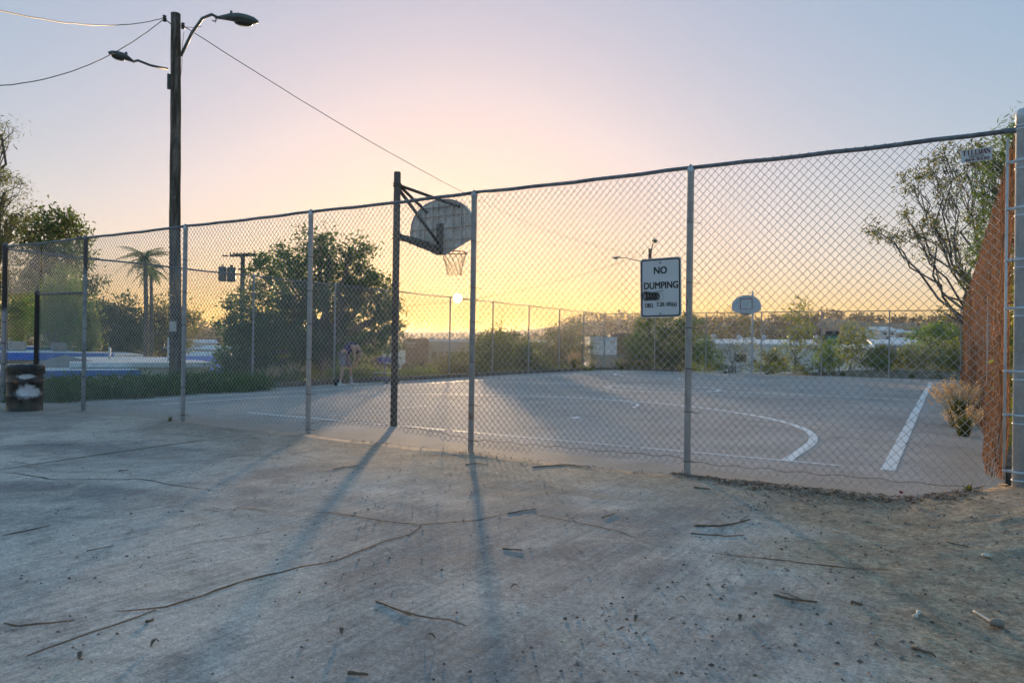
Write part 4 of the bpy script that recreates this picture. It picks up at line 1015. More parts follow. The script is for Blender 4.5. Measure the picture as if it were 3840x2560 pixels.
tree('casuarina_tree', 'dark feathery tree standing left of the far corner of the court', gbase(2110, 60), pxblobs([(2050, 1290, 50, 50), (2100, 1260, 50, 50), (2150, 1240, 36, 50), (2180, 1290, 50, 50), (2110, 1330, 80, 40), (2040, 1350, 50, 40), (2200, 1350, 40, 40)], 60, 2.5), M['lf_dry'], .26, 190, 30, .45, .15, aspect=.2)
tree('casuarina_tree', 'brown hazy tree on the slope behind the olive bushes', gbase(1850, 95), pxblobs([(1800, 1270, 50, 30), (1860, 1255, 40, 30), (1900, 1270, 60, 30), (1960, 1280, 50, 30), (1840, 1300, 90, 30)], 95, 4), M['lf_dry'], .4, 150, 24, .7, .2)
shrub('slope_bush', 'low scrub growing at the kerb behind the purple cart', 1530, 36, [(1490, 1400, 30, 20), (1540, 1405, 45, 20), (1600, 1405, 40, 20)], M['lf_yel'], .13, 100, 22, .22)
shrub('slope_bush', 'low clipped green mound below the large dense tree', 985, 27, [(945, 1425, 35, 22), (1000, 1425, 50, 25), (1050, 1435, 40, 16)], M['lf_hedge'], .10, 130, 26, .16)
shrub('slope_bush', 'straggly yellowish scrub behind the bending person', 1350, 27, [(1290, 1400, 40, 25), (1350, 1400, 50, 28), (1410, 1410, 40, 20), (1250, 1410, 30, 20)], M['lf_yel'], .11, 120, 20, .22)
shrub('slope_bush', 'low weeds outside the far left corner of the court', 2080, 41, [(2030, 1395, 40, 16), (2110, 1390, 40, 16), (2190, 1390, 30, 14)], M['lf_yel'], .11, 90, 20, .2)
# shrubs beyond the far fence
shrub('slope_bush', 'tall dense green bush behind the far fence below the sign', 2480, 44, [(2390, 1290, 50, 50), (2430, 1230, 50, 50), (2500, 1220, 60, 50), (2580, 1215, 45, 40), (2520, 1290, 80, 60), (2440, 1340, 80, 50), (2560, 1350, 70, 50), (2340, 1350, 40, 35), (2610, 1290, 40, 60)], M['lf_ficus'], .16, 300, 32, .3, 2.2, trunk_r=.08)
tree('sapling', 'bare twiggy reddish saplings behind the distant hoop', gbase(2750, 43), pxblobs([(2690, 1220, 40, 50), (2750, 1200, 50, 45), (2810, 1220, 45, 50), (2720, 1300, 60, 45), (2800, 1300, 50, 45), (2690, 1360, 50, 30), (2790, 1370, 60, 22)], 43, 2), M['lf_dry'], .11, 130, 18, .3, .045, 'bark', .12, 'shrub', 'shrubs round the court', stems=6, twigs=3, aspect=.35)
tree('sapling', 'slim upright young tree right of the distant hoop', gbase(2990, 43), pxblobs([(3000, 1150, 22, 40), (2965, 1190, 28, 36), (3030, 1190, 26, 40), (2990, 1250, 50, 40), (3040, 1290, 40, 40), (2960, 1320, 45, 40), (3010, 1370, 40, 25)], 43, 1.2), M['lf_yel'], .14, 110, 20, .26, .05, 'bark', .15, 'shrub', 'shrubs round the court', stems=2, twigs=2)
tree('sapling', 'yellow green sapling midway along the far fence', gbase(3195, 44), pxblobs([(3190, 1240, 35, 45), (3230, 1270, 36, 40), (3170, 1300, 40, 45), (3220, 1340, 50, 40)], 44, 1.4), M['lf_yel'], .14, 110, 20, .28, .05, 'bark', .15, 'shrub', 'shrubs round the court', stems=3, twigs=2)
shrub('slope_bush', 'rounded green bush near the right end of the far fence', 3520, 49, [(3470, 1265, 50, 40), (3540, 1250, 50, 40), (3590, 1280, 45, 40), (3510, 1310, 70, 40)], M['lf_green'], .17, 170, 28, .32, 2)
shrub('slope_bush', 'silvery grey bush below the rounded green bush', 3460, 44.5, [(3430, 1325, 45, 35), (3500, 1315, 45, 40), (3470, 1355, 70, 28), (3550, 1345, 40, 30)], M['lf_grey'], .13, 150, 26, .25, 1.5)
shrub('slope_bush', 'yellow flowering bush against the far end of the brown fence', 3590, 43, [(3585, 1320, 28, 40), (3600, 1360, 28, 25), (3560, 1370, 30, 20)], M['lf_yel'], .13, 80, 24, .2, 1)
shrub('slope_bush', 'low olive bush behind the far fence left of the grey bush', 3330, 44, [(3300, 1330, 40, 35), (3350, 1345, 40, 30), (3280, 1365, 36, 22), (3380, 1370, 36, 18)], M['lf_olive'], .14, 110, 24, .24, 1.4)
shrub('slope_bush', 'small bright green tuft bush behind the far fence', 3305, 42.5, [(3295, 1360, 26, 18), (3320, 1365, 22, 16)], M['lf_green'], .14, 70, 22, .16, .8)
shrub('slope_bush', 'low weedy growth at the foot of the far fence behind the saplings', 2900, 42, [(2840, 1375, 40, 14), (2900, 1380, 50, 14), (2680, 1375, 50, 14), (3090, 1375, 40, 14), (3010, 1385, 40, 12)], M['lf_yel'], .11, 130, 22, .18, 1)
shrub('slope_bush', 'mid green bush in front of the white warehouse left of the saplings', 2660, 46, [(2640, 1300, 30, 40), (2665, 1340, 40, 35), (2630, 1365, 34, 24)], M['lf_green'], .15, 90, 24, .26, 1.2)
shrub('slope_bush', 'olive bush between the distant hoop and the slim young tree', 2905, 47, [(2880, 1340, 32, 30), (2920, 1350, 36, 26), (2900, 1372, 46, 16)], M['lf_olive'], .14, 90, 24, .24, 1.2)
shrub('slope_bush', 'bushy green mound between the two young trees by the far fence', 3105, 48, [(3090, 1335, 34, 34), (3130, 1350, 36, 28), (3110, 1300, 26, 26)], M['lf_green'], .15, 90, 24, .25, 1.2)
# right-hand trees
tree('eucalyptus_tree', 'thin open eucalyptus leaning out over the far right corner', Vector((1.6, 37.5, .3)), pxblobs([(3275, 860, 34, 40), (3340, 905, 40, 26), (3390, 800, 26, 34), (3430, 880, 44, 40), (3500, 850, 50, 50), (3570, 900, 50, 50), (3470, 960, 36, 20), (3420, 690, 50, 40), (3500, 640, 50, 45), (3560, 720, 44, 50), (3620, 640, 45, 50), (3540, 570, 46, 30), (3640, 560, 46, 30), (3690, 600, 40, 60), (3660, 800, 50, 60), (3620, 1000, 40, 50), (3540, 1170, 26, 26), (3690, 950, 40, 70)], 37, 2.5), M['lf_euc'], .20, 260, 17, .30, .13, 'bark', .22, aspect=.28, droop=.45, hollow=.3, twigs=2)
tree('conifer_tree', 'dense dark green tree rising behind the right hand fence', Vector((4.2, 25, .3)), pxblobs([(3705, 600, 28, 50), (3765, 530, 34, 50), (3845, 480, 40, 50), (3720, 700, 50, 80), (3800, 620, 70, 90), (3760, 860, 70, 90), (3860, 760, 70, 100), (3700, 950, 50, 80), (3850, 1000, 80, 110), (3760, 1120, 60, 90), (3850, 1250, 80, 100)], 26, 2), M['lf_ficus'], .22, 330, 30, .32, .2, 'bark', .4, aspect=.14, up=.1)
shrub('slope_bush', 'leafy bank of shrubs filling the right edge beyond the corner post', 3960, 11, [(3850, 1380, 60, 90), (3900, 1150, 80, 140), (3960, 900, 100, 160), (3860, 1600, 60, 110), (3950, 1500, 120, 160), (3870, 760, 30, 60)], M['lf_yel'], .08, 220, 30, .12, 1.2)

# hedge of ground cover by the pole
hg = thing('hedge', 'low green oleander hedge running along the left fence beside the court', 'hedge', (-16.9, 10.7, 0))
hb = [(-17.0+R_.uniform(-.35, .45), 7.9+.21*i, .13+R_.uniform(0, .05), .50, .30, .19+R_.uniform(0, .10)) for i in range(29)]
C, subs = clump_pts(hb, 560, 26, .14, .2)
C = np.concatenate([C, np.array([(-17.4+R_.gauss(0, .25), 8+R_.uniform(0, 5.5), .34+abs(R_.gauss(0, .10))) for _ in range(1500)])]); C[:, 2] = np.maximum(C[:, 2], .02)
np_mesh('foliage', leaves(C, .13, .22, .8), 4, M['lf_hedge'], hg, None, True)
m = MB()
for i in range(60): x, y = -17+R_.uniform(-.4, .5), R_.uniform(7.9, 13.8); limb((x, y, -.05), (x+R_.uniform(-.15, .15), y+R_.uniform(-.15, .15), R_.uniform(.25, .42)), .009, .004, m, .05, 4, 3)
m.build('stems', M['bark'], hg, False, True)

# tufts of plumed grass
def tuft(label, loc, h, n, spread, plume=True, np_=40):
    loc = Vector(loc); t = thing('grass_tuft', label, 'grass', loc, 0, 'plumed grass tufts')
    V = []
    for k in range(n):
        a = R_.uniform(0, 6.28); L = h*R_.uniform(.5, 1); ln = R_.uniform(.1, .75)*spread; d = Vector((math.cos(a), math.sin(a), 0)); b = d*R_.uniform(0, .34*spread); s = Vector((-d.y, d.x, 0))*.006*max(1, h)
        m1 = b+d*ln*.4+Vector((0, 0, L*.65)); e = b+d*ln+Vector((0, 0, L*R_.uniform(.75, 1)))
        V += [b-s, b+s, m1+s*.8, m1-s*.8, m1-s*.8, m1+s*.8, e+s*.1, e-s*.1]
    np_mesh('blades', np.array([tuple(v) for v in V]), 4, M['grass'], t)
    if plume:
        P = []
        for k in range(np_):
            a = R_.uniform(0, 6.28); ln = R_.uniform(.2, 1.0)*spread; d = Vector((math.cos(a), math.sin(a), 0)); e = d*ln+Vector((0, 0, h*R_.uniform(.72, 1.15)*(1-.25*ln/spread)))
            ax_ = (d*ln*.7+Vector((0, 0, h*.5))).normalized()
            for q in range(26): P.append(tuple(e+ax_*R_.gauss(0, .085*max(.8, h))+Vector((R_.gauss(0, .016), R_.gauss(0, .016), R_.gauss(0, .016)))*max(.8, h)))
        np_mesh('plumes', leaves(P, .055*max(.8, h), .28, .4), 4, M['plume'], t, 'stuff')
    return t
def G(px, py): return onz(px, py, 0.0)
tuft('large pink plumed grass tuft at the foot of the brown fence', (.16, 15.6, 0), .74, 420, .48, True, 110)
tuft('smaller dry plumed tuft in front of the large pink one', (.20, 13.9, 0), .42, 240, .28, True, 26)
tuft('pale plumed grass tuft behind the left fence midway to the far corner', tuple(gbase(2150, 40))[:2]+(0,), 1.0, 200, .5, True, 46)
tuft('small plumed tuft just left of the far corner post', tuple(gbase(2222, 41))[:2]+(0,), .6, 120, .35, True, 24)
tuft('plumed grass just right of the far corner post', tuple(gbase(2330, 43))[:2]+(-.1,), .75, 160, .6, True, 36)
tuft('plumed grass in front of the tall dense green bush', tuple(gbase(2410, 43))[:2]+(-.1,), .75, 160, .6, True, 36)
tuft('pinkish plumed grass left of the bending person at the kerb', (-18.05, 16.4, -.05), .75, 180, .5, True, 40)
tuft('second pinkish plumed tuft behind the nearer fence post at the kerb', (-18.1, 15.5, -.05), .6, 150, .4, True, 30)
tuft('bright green weed tuft at the foot of the bank', tuple(gbase(3080, 42))[:2]+(.1,), .35, 160, .35, False)
for k, (px, D, lb) in enumerate(((2720, 41, 'weed tuft just left of the distant hoop pole'), (2880, 41, 'weed tuft right of the distant hoop pole'), (3160, 41.3, 'weed tuft below the yellow green sapling'), (3420, 41, 'dark weed tuft on the bank near the right end of the far fence'), (3520, 41, 'weed tuft nearest the far end of the brown fence'))):
    p = gbase(px, D); tuft(lb, (p.x, p.y, p.z-.03), .32, 140, .35, False)
for (x, y, lb) in ((-10.9, 7.3, 'tiny weed sprouting beside the third fence post from the left'), (.15, 7.62, 'small dry weed at the foot of the corner bay')):
    tuft(lb, (x, y, apron_z(x, y)-.01), .11, 26, .07, False)

# ------------------------------------------------------------------ buildings
def building(name, label, px0, px1, ytop, D, depth, zbase=None, wall='cream', roof='roofw', fascia=None, fh=.25, over=.3, yaw=0.0, windows=(), door=None, cat='building', group=None, slope=0.0):
    "front wall spans photo columns px0..px1 at D metres, wall top at photo row ytop"
    pm_ = (px0+px1)/2; c = at(pm_, ytop, D); az = math.atan2(c.y, c.x)-math.pi/2+yaw
    W = abs(px1-px0)/F_PX*D*1.02/math.cos(yaw); zb = gz(c.x, c.y) if zbase is None else zbase; H = c.z-zb
    t = thing(name, label, cat, (c.x, c.y, zb-.2), az, group)
    MB().box((0, depth/2, H/2+.1), (W, depth, H+.2)).build('wall', M[wall], t)
    rf = MB(); a = over
    rf.add([(-W/2-a, -a, H+.2), (W/2+a, -a, H+.2), (W/2+a, depth+a, H+.2+slope), (-W/2-a, depth+a, H+.2+slope), (-W/2-a, -a, H+.2+fh), (W/2+a, -a, H+.2+fh), (W/2+a, depth+a, H+.2+fh+slope), (-W/2-a, depth+a, H+.2+fh+slope)], [(3, 2, 1, 0), (4, 5, 6, 7), (0, 1, 5, 4), (1, 2, 6, 5), (2, 3, 7, 6), (3, 0, 4, 7)])
    r_ = rf.build('roof', M[roof], t)
    if fascia: MB().box((0, -a-.03, H+.2+fh*.45), (W+2*a+.02, .05, fh*1.1)).build('fascia', M[fascia], r_)
    for (u, v, w, h) in windows:
        x = -W/2+u*W; z = v*(H+.2)
        wf = MB().box((x, -.02, z), (w+.16, .06, h+.16)).build('window', M['whitep'], t); MB().box((x, -.055, z), (w, .03, h)).build('pane', M['darkglass'], wf)
    return t, W, H+.2
b1, W1, H1 = building('classroom_block', 'low cream building with flat white roof below the street light pole', 355, 735, 1376, 32, 10, None, 'cream', 'roofw', None, .18, .25, .10, [(.62, .62, .9, .5)])
for x, y, h in ((1.1, 2.2, 1.0), (-.9, 5.5, .55), (2.0, 4.5, .9)): MB().tube([(x, y, H1), (x, y, H1+.18+h)], .05, 8).build('vent_pipe', M['whitep'], b1, True)
MB().tube([(1.15, 4.5, H1+.75), (2.0, 4.5, H1+.62), (2.9, 4.5, H1+.85)], .03, 6).build('vent_pipe', M['whitep'], b1)
b2, W2, H2 = building('classroom_block', 'long pale building with double bright blue fascia at the far left', -260, 268, 1342, 44, 9, None, 'cream', 'roofw', 'blue', .28, .5, .06, [(.75, .55, 1.2, .8), (.9, .55, 1.2, .8)])
MB().box((-1.2, -.62, H2-.05), (W2*.72, .5, .08)).build('awning', M['blue'], b2)
b3, W3, H3 = building('classroom_block', 'rear building with upper blue fascia behind the leftmost fence post', -260, 216, 1318, 54, 9, None, 'cream', 'roofw', 'blue', .30, .4, .05)
b4, W4, H4 = building('classroom_block', 'nearest pale low roof with blue edge behind the trash barrel', -120, 388, 1410, 30, 7, None, 'cream', 'roofw', 'blue', .20, .35, .04)
MB().add([(-.6, 2.5, H4+.2), (3.0, 2.5, H4+.2), (1.2, 4.2, H4+.62), (1.2, 5.2, H4+.62)], [(0, 1, 2), (1, 3, 2), (0, 2, 3)]).build('dark_canopy', M['greywall'], b4)
b5, W5, H5 = building('classroom_block', 'pale flat roof between the cream building and the blue fascias', 240, 470, 1352, 47, 10, None, 'cream', 'roofw', None, .35, .5, .08)
b6, W6, H6 = building('classroom_block', 'low blue roofed shed right of the street light pole', 742, 850, 1402, 34, 4, None, 'cream', 'blue', 'blue', .18, .2, .2, slope=.5)
# storage building with lettering
st, SW_, SH_ = building('storage_building', 'brown storage building lettered in white beyond the near hoop pole', 1521, 1606, 1272, 150, 14, None, 'brownwall', 'brownwall', None, .15, .0, .05)
text_part('StorQuest', SW_*.40, .62, M['whitep'], st, Matrix.Translation((-SW_*.44, -.06, SH_-1.05)) @ RX, .03)
text_part('SELF STORAGE', SW_*.38, .34, M['whitep'], st, Matrix.Translation((-SW_*.43, -.06, SH_-1.62)) @ RX, .01)
wg, WW, WH = building('storage_building', 'pale wing with tall brown panels right of the brown storage block', 1608, 1800, 1281, 152, 12, None, 'palewall', 'roofw', None, .5, .2, .05)
for k in range(6):
    x = -WW/2+WW*(.12+.135*k); MB().box((x, -.05, WH*.62), (.9, .12, 1.7)).build('wall_panel', M['brownwall'], wg)
building('storage_building', 'small white building just left of the brown storage block', 1440, 1519, 1312, 130, 8, None, 'whitewall', 'brownwall', None, .4, .1, .05)
# white buildings beyond the far corner
nb_, NW, NH = building('warehouse', 'white building with grey lower wall beyond the far corner of the court', 2215, 2312, 1268, 105, 12, None, 'whitewall', 'roofw', None, .2, .1, .1, [(.35, .55, .8, 1.2)])
text_part('210', .55, .40, M['ink'], nb_, Matrix.Translation((NW*.26, -.06, NH-.75)) @ RX, .0)
MB().box((NW*.1, -2.0, NH*.33), (NW*1.25, 4, NH*.66)).build('grey_annex', M['greywall'], nb_)
building('warehouse', 'brown walled building with dark roof left of the tall green bush', 2300, 2385, 1262, 112, 10, None, 'brownwall', 'rooftile', None, .45, .4, .05)
wh, _, _ = building('warehouse', 'long bright white warehouse seen through the saplings', 2640, 3110, 1296, 120, 26, None, 'whitewall', 'roofw', None, .3, .2, .06, [(.32, .72, 1.6, 1.2), (.42, .66, .5, .5)], slope=1.0)
for k in range(9): MB().box((-9.6+2.4*k, -.06, 2.6), (.14, .12, 5.2)).build('wall_rib', M['roofw'], wh)
for k in range(5): MB().lathe([(.25, 0), (.25, .5), (.42, .55), (.42, .75), (.05, .95)], 10, (-8+4*k, 7, [c for c in wh.children if c.name.startswith('roof')][0].bound_box[1][2]-.4)).build('roof_vent', M['galv'], wh, True)
building('warehouse', 'pale warehouse right of the long white warehouse', 3080, 3260, 1310, 150, 20, None, 'whitewall', 'roofw', None, .3, .2, -.05, slope=.8)
building('warehouse', 'white low roof behind the grey bush and far fence', 3300, 3480, 1296, 170, 22, None, 'greywall', 'roofw', None, .4, .2, .08, slope=1.2)
for bb, ww, hh, dd in ((b2, W2, H2, 9), (b3, W3, H3, 9), (wh, 18, 0, 26), (wg, WW, WH, 12)):
    for k in range(4):
        x = -ww*.4+ww*.26*k+R_.uniform(-.4, .4); u = R_.uniform(.5, .9)
        if bb is wh: x = -8+5*k; u = 1.2
        z0 = (hh if hh else [c.location.z for c in [bb]][0]*0+0)
        if bb is wh: continue
        MB().box((x, dd*.55, z0+.3+u*.3), (u, u, u*.7), bev=.05).build('roof_unit', M['greywall'], bb)
# teal panel frame and blue parking sign
p = gbase(3120, 60); sf = thing('sign_frame', 'black frame with a teal panel standing beyond the far fence', 'sign', p, math.atan2(p.y, p.x)-math.pi/2)
zt = at(3120, 1275, 60).z-p.z
MB().box((0, 0, zt), (1.15, .06, .75)).build('panel', M['teal'], sf); MB().box((-.62, -.02, zt-.05), (.30, .30, .85)).build('housing', M['black'], sf); MB().box((.0, 0, zt+.52), (1.0, .30, .32)).build('canopy', M['black'], sf)
for x in (-.6, -.35, .5): MB().tube([(x, 0, -.2), (x, 0, zt-.3)], .05, 6).build('leg', M['black'], sf)
p = gbase(1051, 44); bs = thing('parking_sign', 'small blue sign on a post under the large dense tree', 'sign', p, math.atan2(p.y, p.x)-math.pi/2); zt = at(1051, 1380, 44).z-p.z
MB().tube([(0, 0, -.2), (0, 0, zt)], .03, 6).build('post', M['galv'], bs); MB().box((0, -.04, zt), (.32, .02, .5), bev=.005).build('plate', M['blue'], bs)

# hillside houses, each with walls, roof and windows
HP = [(2880, 1276, 300, 5, 'whitewall', 'rooftile'), (2935, 1284, 280, 6, 'palewall', 'roofw'), (3290, 1232, 560, 15, 'whitewall', 'roofw'), (3345, 1240, 520, 14, 'whitewall', 'roofw'), (3405, 1248, 470, 12, 'palewall', 'roofw'), (3375, 1272, 380, 9, 'whitewall', 'roofw'), (3455, 1268, 400, 9, 'palewall', 'rooftile'), (3195, 1240, 520, 9, 'whitewall', 'rooftile'), (3120, 1236, 560, 10, 'palewall', 'rooftile'), (2800, 1270, 330, 7, 'whitewall', 'roofw'), (3520, 1250, 480, 9, 'palewall', 'rooftile'), (745, 1285, 190, 8, 'whitewall', 'roofw'), (800, 1310, 160, 8, 'whitewall', 'roofw'), (770, 1335, 130, 7, 'greywall', 'roofw'), (2010, 1282, 260, 8, 'palewall', 'roofw'), (1890, 1278, 280, 10, 'whitewall', 'roofw'), (3240, 1300, 250, 9, 'whitewall', 'roofw'), (3040, 1290, 260, 8, 'palewall', 'rooftile')]
HL = ['white hillside house with brown roof left of the slim young tree', 'pale hillside house just above the long white warehouse', 'widest white building high on the right hand hillside', 'white building beside the widest one on the hillside', 'pale hillside house at the right end of the white row', 'low white house below the white row on the hillside', 'pale house with brown roof right of the low white house', 'white house with brown roof left of the white hillside row', 'pale house with brown roof high left of the white hillside row', 'white house glimpsed behind the distant hoop', 'pale house farthest right on the hillside', 'white house on the slope between street light pole and big tree', 'low white building nearer below the slope house by the big tree', 'grey walled house lowest of those right of the street light pole', 'pale building glimpsed left of the feathery dark tree', 'white roofed building behind the olive bushes', 'white house glimpsed behind the yellow green sapling', 'pale house with brown roof behind the slim young tree']
for (px, py, D, w, wm, rm), lb in zip(HP, HL):
    if D > 250: D, w = 150+D*.4, w*(150+D*.4)/D
    c = at(px, py, D); zb = min(gz(c.x, c.y)-.5, c.z-2.5); H = c.z-zb; dpt = w*.6; yw = math.atan2(c.y, c.x)-math.pi/2+R_.uniform(-.4, .4)
    t = thing('hillside_house', lb, 'house', (c.x, c.y, zb), yw, 'houses on the far slopes')
    MB().box((0, dpt/2, H/2), (w, dpt, H)).build('wall', M[wm], t)
    rh = w*.10; MB().add([(-w*.54, -.4, H), (w*.54, -.4, H), (w*.54, dpt+.4, H), (-w*.54, dpt+.4, H), (-w*.5, dpt/2, H+rh), (w*.5, dpt/2, H+rh)], [(0, 1, 5, 4), (2, 3, 4, 5), (1, 2, 5), (3, 0, 4), (3, 2, 1, 0)]).build('roof', M[rm], t)
    for k in range(3): MB().box((-w*.3+w*.3*k, -.03, H-1.3), (w*.13, .08, 1.0)).build('window', M['darkglass'], t)

# woodland scattered over the far slopes: nobody could count these trees
def wood(name, label, n, rmin, rmax, pxa, pxb, size):
    C = []
    for _ in range(n):
        px = R_.uniform(pxa, pxb); D = rmin*(rmax/rmin)**R_.random(); p = at(px, 1300, D); z = gz(p.x, p.y); s = size*R_.uniform(.5, 1.5)*(1+D/900)
        if mnoise.noise((p.x*.01, p.y*.01, 4)) < -.15: continue
        k = 18
        q = rng.normal(size=(k, 3)); q /= np.linalg.norm(q, axis=1)[:, None]
        C.append(np.array([p.x, p.y, z+s*.7])+q*np.array([s*.75, s*.75, s*.75])*rng.uniform(.4, 1, k)[:, None])
    C = np.concatenate(C); o = np_mesh(name, leaves(C, size*.85, .8), 4, M['hillwood'], None, 'stuff'); o['label'] = label; o['category'] = 'trees'
wood('hillside_woodland', 'far-off scrubby woodland covering the hills on the skyline', 5200, 220, 720, -200, 4000, 2.4)
wood('slope_scrub', 'scrub and treetops on the lower ground beyond the court', 1300, 110, 230, 650, 3800, 1.6)

# ------------------------------------------------------------------ person bending over by the kerb
def skin_obj(name, verts, edges, radii, mat_, parent, sub=2, root=0):
    me = bpy.data.meshes.new(name); me.from_pydata([tuple(v) for v in verts], edges, []); me.update(); me.materials.append(mat_)
    o = bpy.data.objects.new(name, me); COL.objects.link(o); o.parent = parent
    sk = o.modifiers.new('Skin', 'SKIN'); sk.use_smooth_shade = True
    for i, r in enumerate(radii):
        sv = me.skin_vertices[0].data[i]; sv.radius = r if isinstance(r, tuple) else (r, r); sv.use_root = (i == root)
    ss_ = o.modifiers.new('Subsurf', 'SUBSURF'); ss_.levels = sub; ss_.render_levels = sub
    return o
pe_loc = Vector((-16.42, 16.85, .0))
pe = thing('person', 'person in purple shirt and grey shorts bending down beside the left fence', 'person', pe_loc, YAW-.04)
# local: +x = facing (picture right), +y = away from the camera
J = dict(pel=(.02, .22, .98), hipN=(.0, .10, .95), hipF=(.04, .34, .95), kneeN=(.03, .03, .50), kneeF=(.16, .48, .50), ankN=(-.03, .0, .09), ankF=(.17, .62, .09), toeN=(.10, .0, .035), toeF=(.30, .62, .035), heelN=(-.08, 0, .05), heelF=(.12, .62, .05),
         sp1=(.12, .23, 1.14), sp2=(.26, .24, 1.25), chest=(.37, .25, 1.26), neck=(.47, .25, 1.20), head1=(.50, .25, 1.10), head2=(.505, .25, 1.0), shN=(.38, .06, 1.22), shF=(.40, .44, 1.22), elN=(.42, .03, .93), elF=(.43, .50, .93), wrN=(.36, .12, .69), wrF=(.37, .46, .68), hN=(.345, .16, .62), hF=(.355, .46, .61))
K = list(J); I = {k: i for i, k in enumerate(K)}
ed = [('pel', 'hipN'), ('pel', 'hipF'), ('hipN', 'kneeN'), ('hipF', 'kneeF'), ('kneeN', 'ankN'), ('kneeF', 'ankF'), ('ankN', 'toeN'), ('ankF', 'toeF'), ('ankN', 'heelN'), ('ankF', 'heelF'), ('pel', 'sp1'), ('sp1', 'sp2'), ('sp2', 'chest'), ('chest', 'neck'), ('neck', 'head1'), ('head1', 'head2'), ('chest', 'shN'), ('chest', 'shF'), ('shN', 'elN'), ('shF', 'elF'), ('elN', 'wrN'), ('elF', 'wrF'), ('wrN', 'hN'), ('wrF', 'hF')]
rd = dict(pel=.13, hipN=.10, hipF=.10, kneeN=.062, kneeF=.062, ankN=.034, ankF=.034, toeN=.016, toeF=.016, heelN=.018, heelF=.018, sp1=.135, sp2=.145, chest=.13, neck=.062, head1=.085, head2=.075, shN=.065, shF=.065, elN=.042, elF=.042, wrN=.030, wrF=.030, hN=(.034, .018), hF=(.034, .018))
body = skin_obj('body', [J[k] for k in K], [(I[a], I[b]) for a, b in ed], [rd[k] for k in K], M['skin'], pe)
# head detail: skull, nose, ears, eyes, beard
hc = Vector((.505, .25, 1.04)); Rh = Matrix.Rotation(rad(155), 3, 'Y')
sk = MB(); prof = [(.002, -.125), (.045, -.118), (.065, -.09), (.076, -.04), (.084, .01), (.086, .05), (.075, .095), (.045, .122), (.002, .13)]
sk.lathe(prof, 20, (0, 0, 0), False); sk.v = [tuple(hc+Rh @ Vector((x*1.18, y*.92, z))) for x, y, z in sk.v]
sk.build('head', M['skin'], pe, True)
fm = lambda x, y, z: tuple(hc+Rh @ Vector((x, y, z)))
MB().add([fm(.09, -.014, -.005), fm(.09, .014, -.005), fm(.125, 0, -.03), fm(.085, 0, .03), fm(.09, 0, -.04)], [(0, 1, 2), (0, 2, 3), (1, 3, 2), (0, 4, 2), (1, 2, 4)]).build('nose', M['skin'], pe, True)
for s in (-1, 1):
    e = MB().lathe([(.002, -.03), (.018, -.02), (.022, .01), (.012, .03), (.002, .032)], 8); e.v = [fm(-.005+x*.6, s*.083+y*.5, z) for x, y, z in e.v]; e.build('ear', M['skin'], pe, True)
    e = MB().lathe([(.002, -.010), (.010, -.005), (.010, .005), (.002, .010)], 8); e.v = [fm(.092+x, s*.033+y, z+.012) for x, y, z in e.v]; e.build('eye', M['black'], pe, True)
bd = MB().lathe([(.03, -.128), (.06, -.118), (.079, -.085), (.084, -.045), (.086, -.01)], 20, cap=False); bd.v = [fm(x*1.2, y*.95, z) if x > -.03 else fm(x*1.1, y*.9, z) for x, y, z in bd.v]
bd.build('beard', M['beard'], pe, True)
MB().tube([fm(.098, -.022, -.06), fm(.108, 0, -.062), fm(.098, .022, -.06)], .005, 5).build('mouth', M['beard'], pe)
# hands with five separate fingers
for s, h, w in (('N', J['hN'], J['wrN']), ('F', J['hF'], J['wrF'])):
    h = Vector(h); d = (h-Vector(w)).normalized(); sd = Vector((0, 1, 0)); sd = (sd-d*sd.dot(d)).normalized(); nn = d.cross(sd)
    pts = [h]; eds = []; rr = [.02]
    for k, L in enumerate((.075, .085, .08, .06)):
        o = h+sd*(-.027+.018*k); i0 = len(pts); pts += [o, o+d*L*.45+nn*.008, o+d*L*.8+nn*.03, o+d*L+nn*.05]; rr += [.0095, .009, .008, .007]; eds += [(0, i0), (i0, i0+1), (i0+1, i0+2), (i0+2, i0+3)]
    o = h-d*.035+sd*-.03; i0 = len(pts); pts += [o, o+d*.035-sd*.028, o+d*.065-sd*.035]; rr += [.011, .010, .008]; eds += [(0, i0), (i0, i0+1), (i0+1, i0+2)]
    skin_obj('hand', pts, eds, rr, M['skin'], pe, 1)
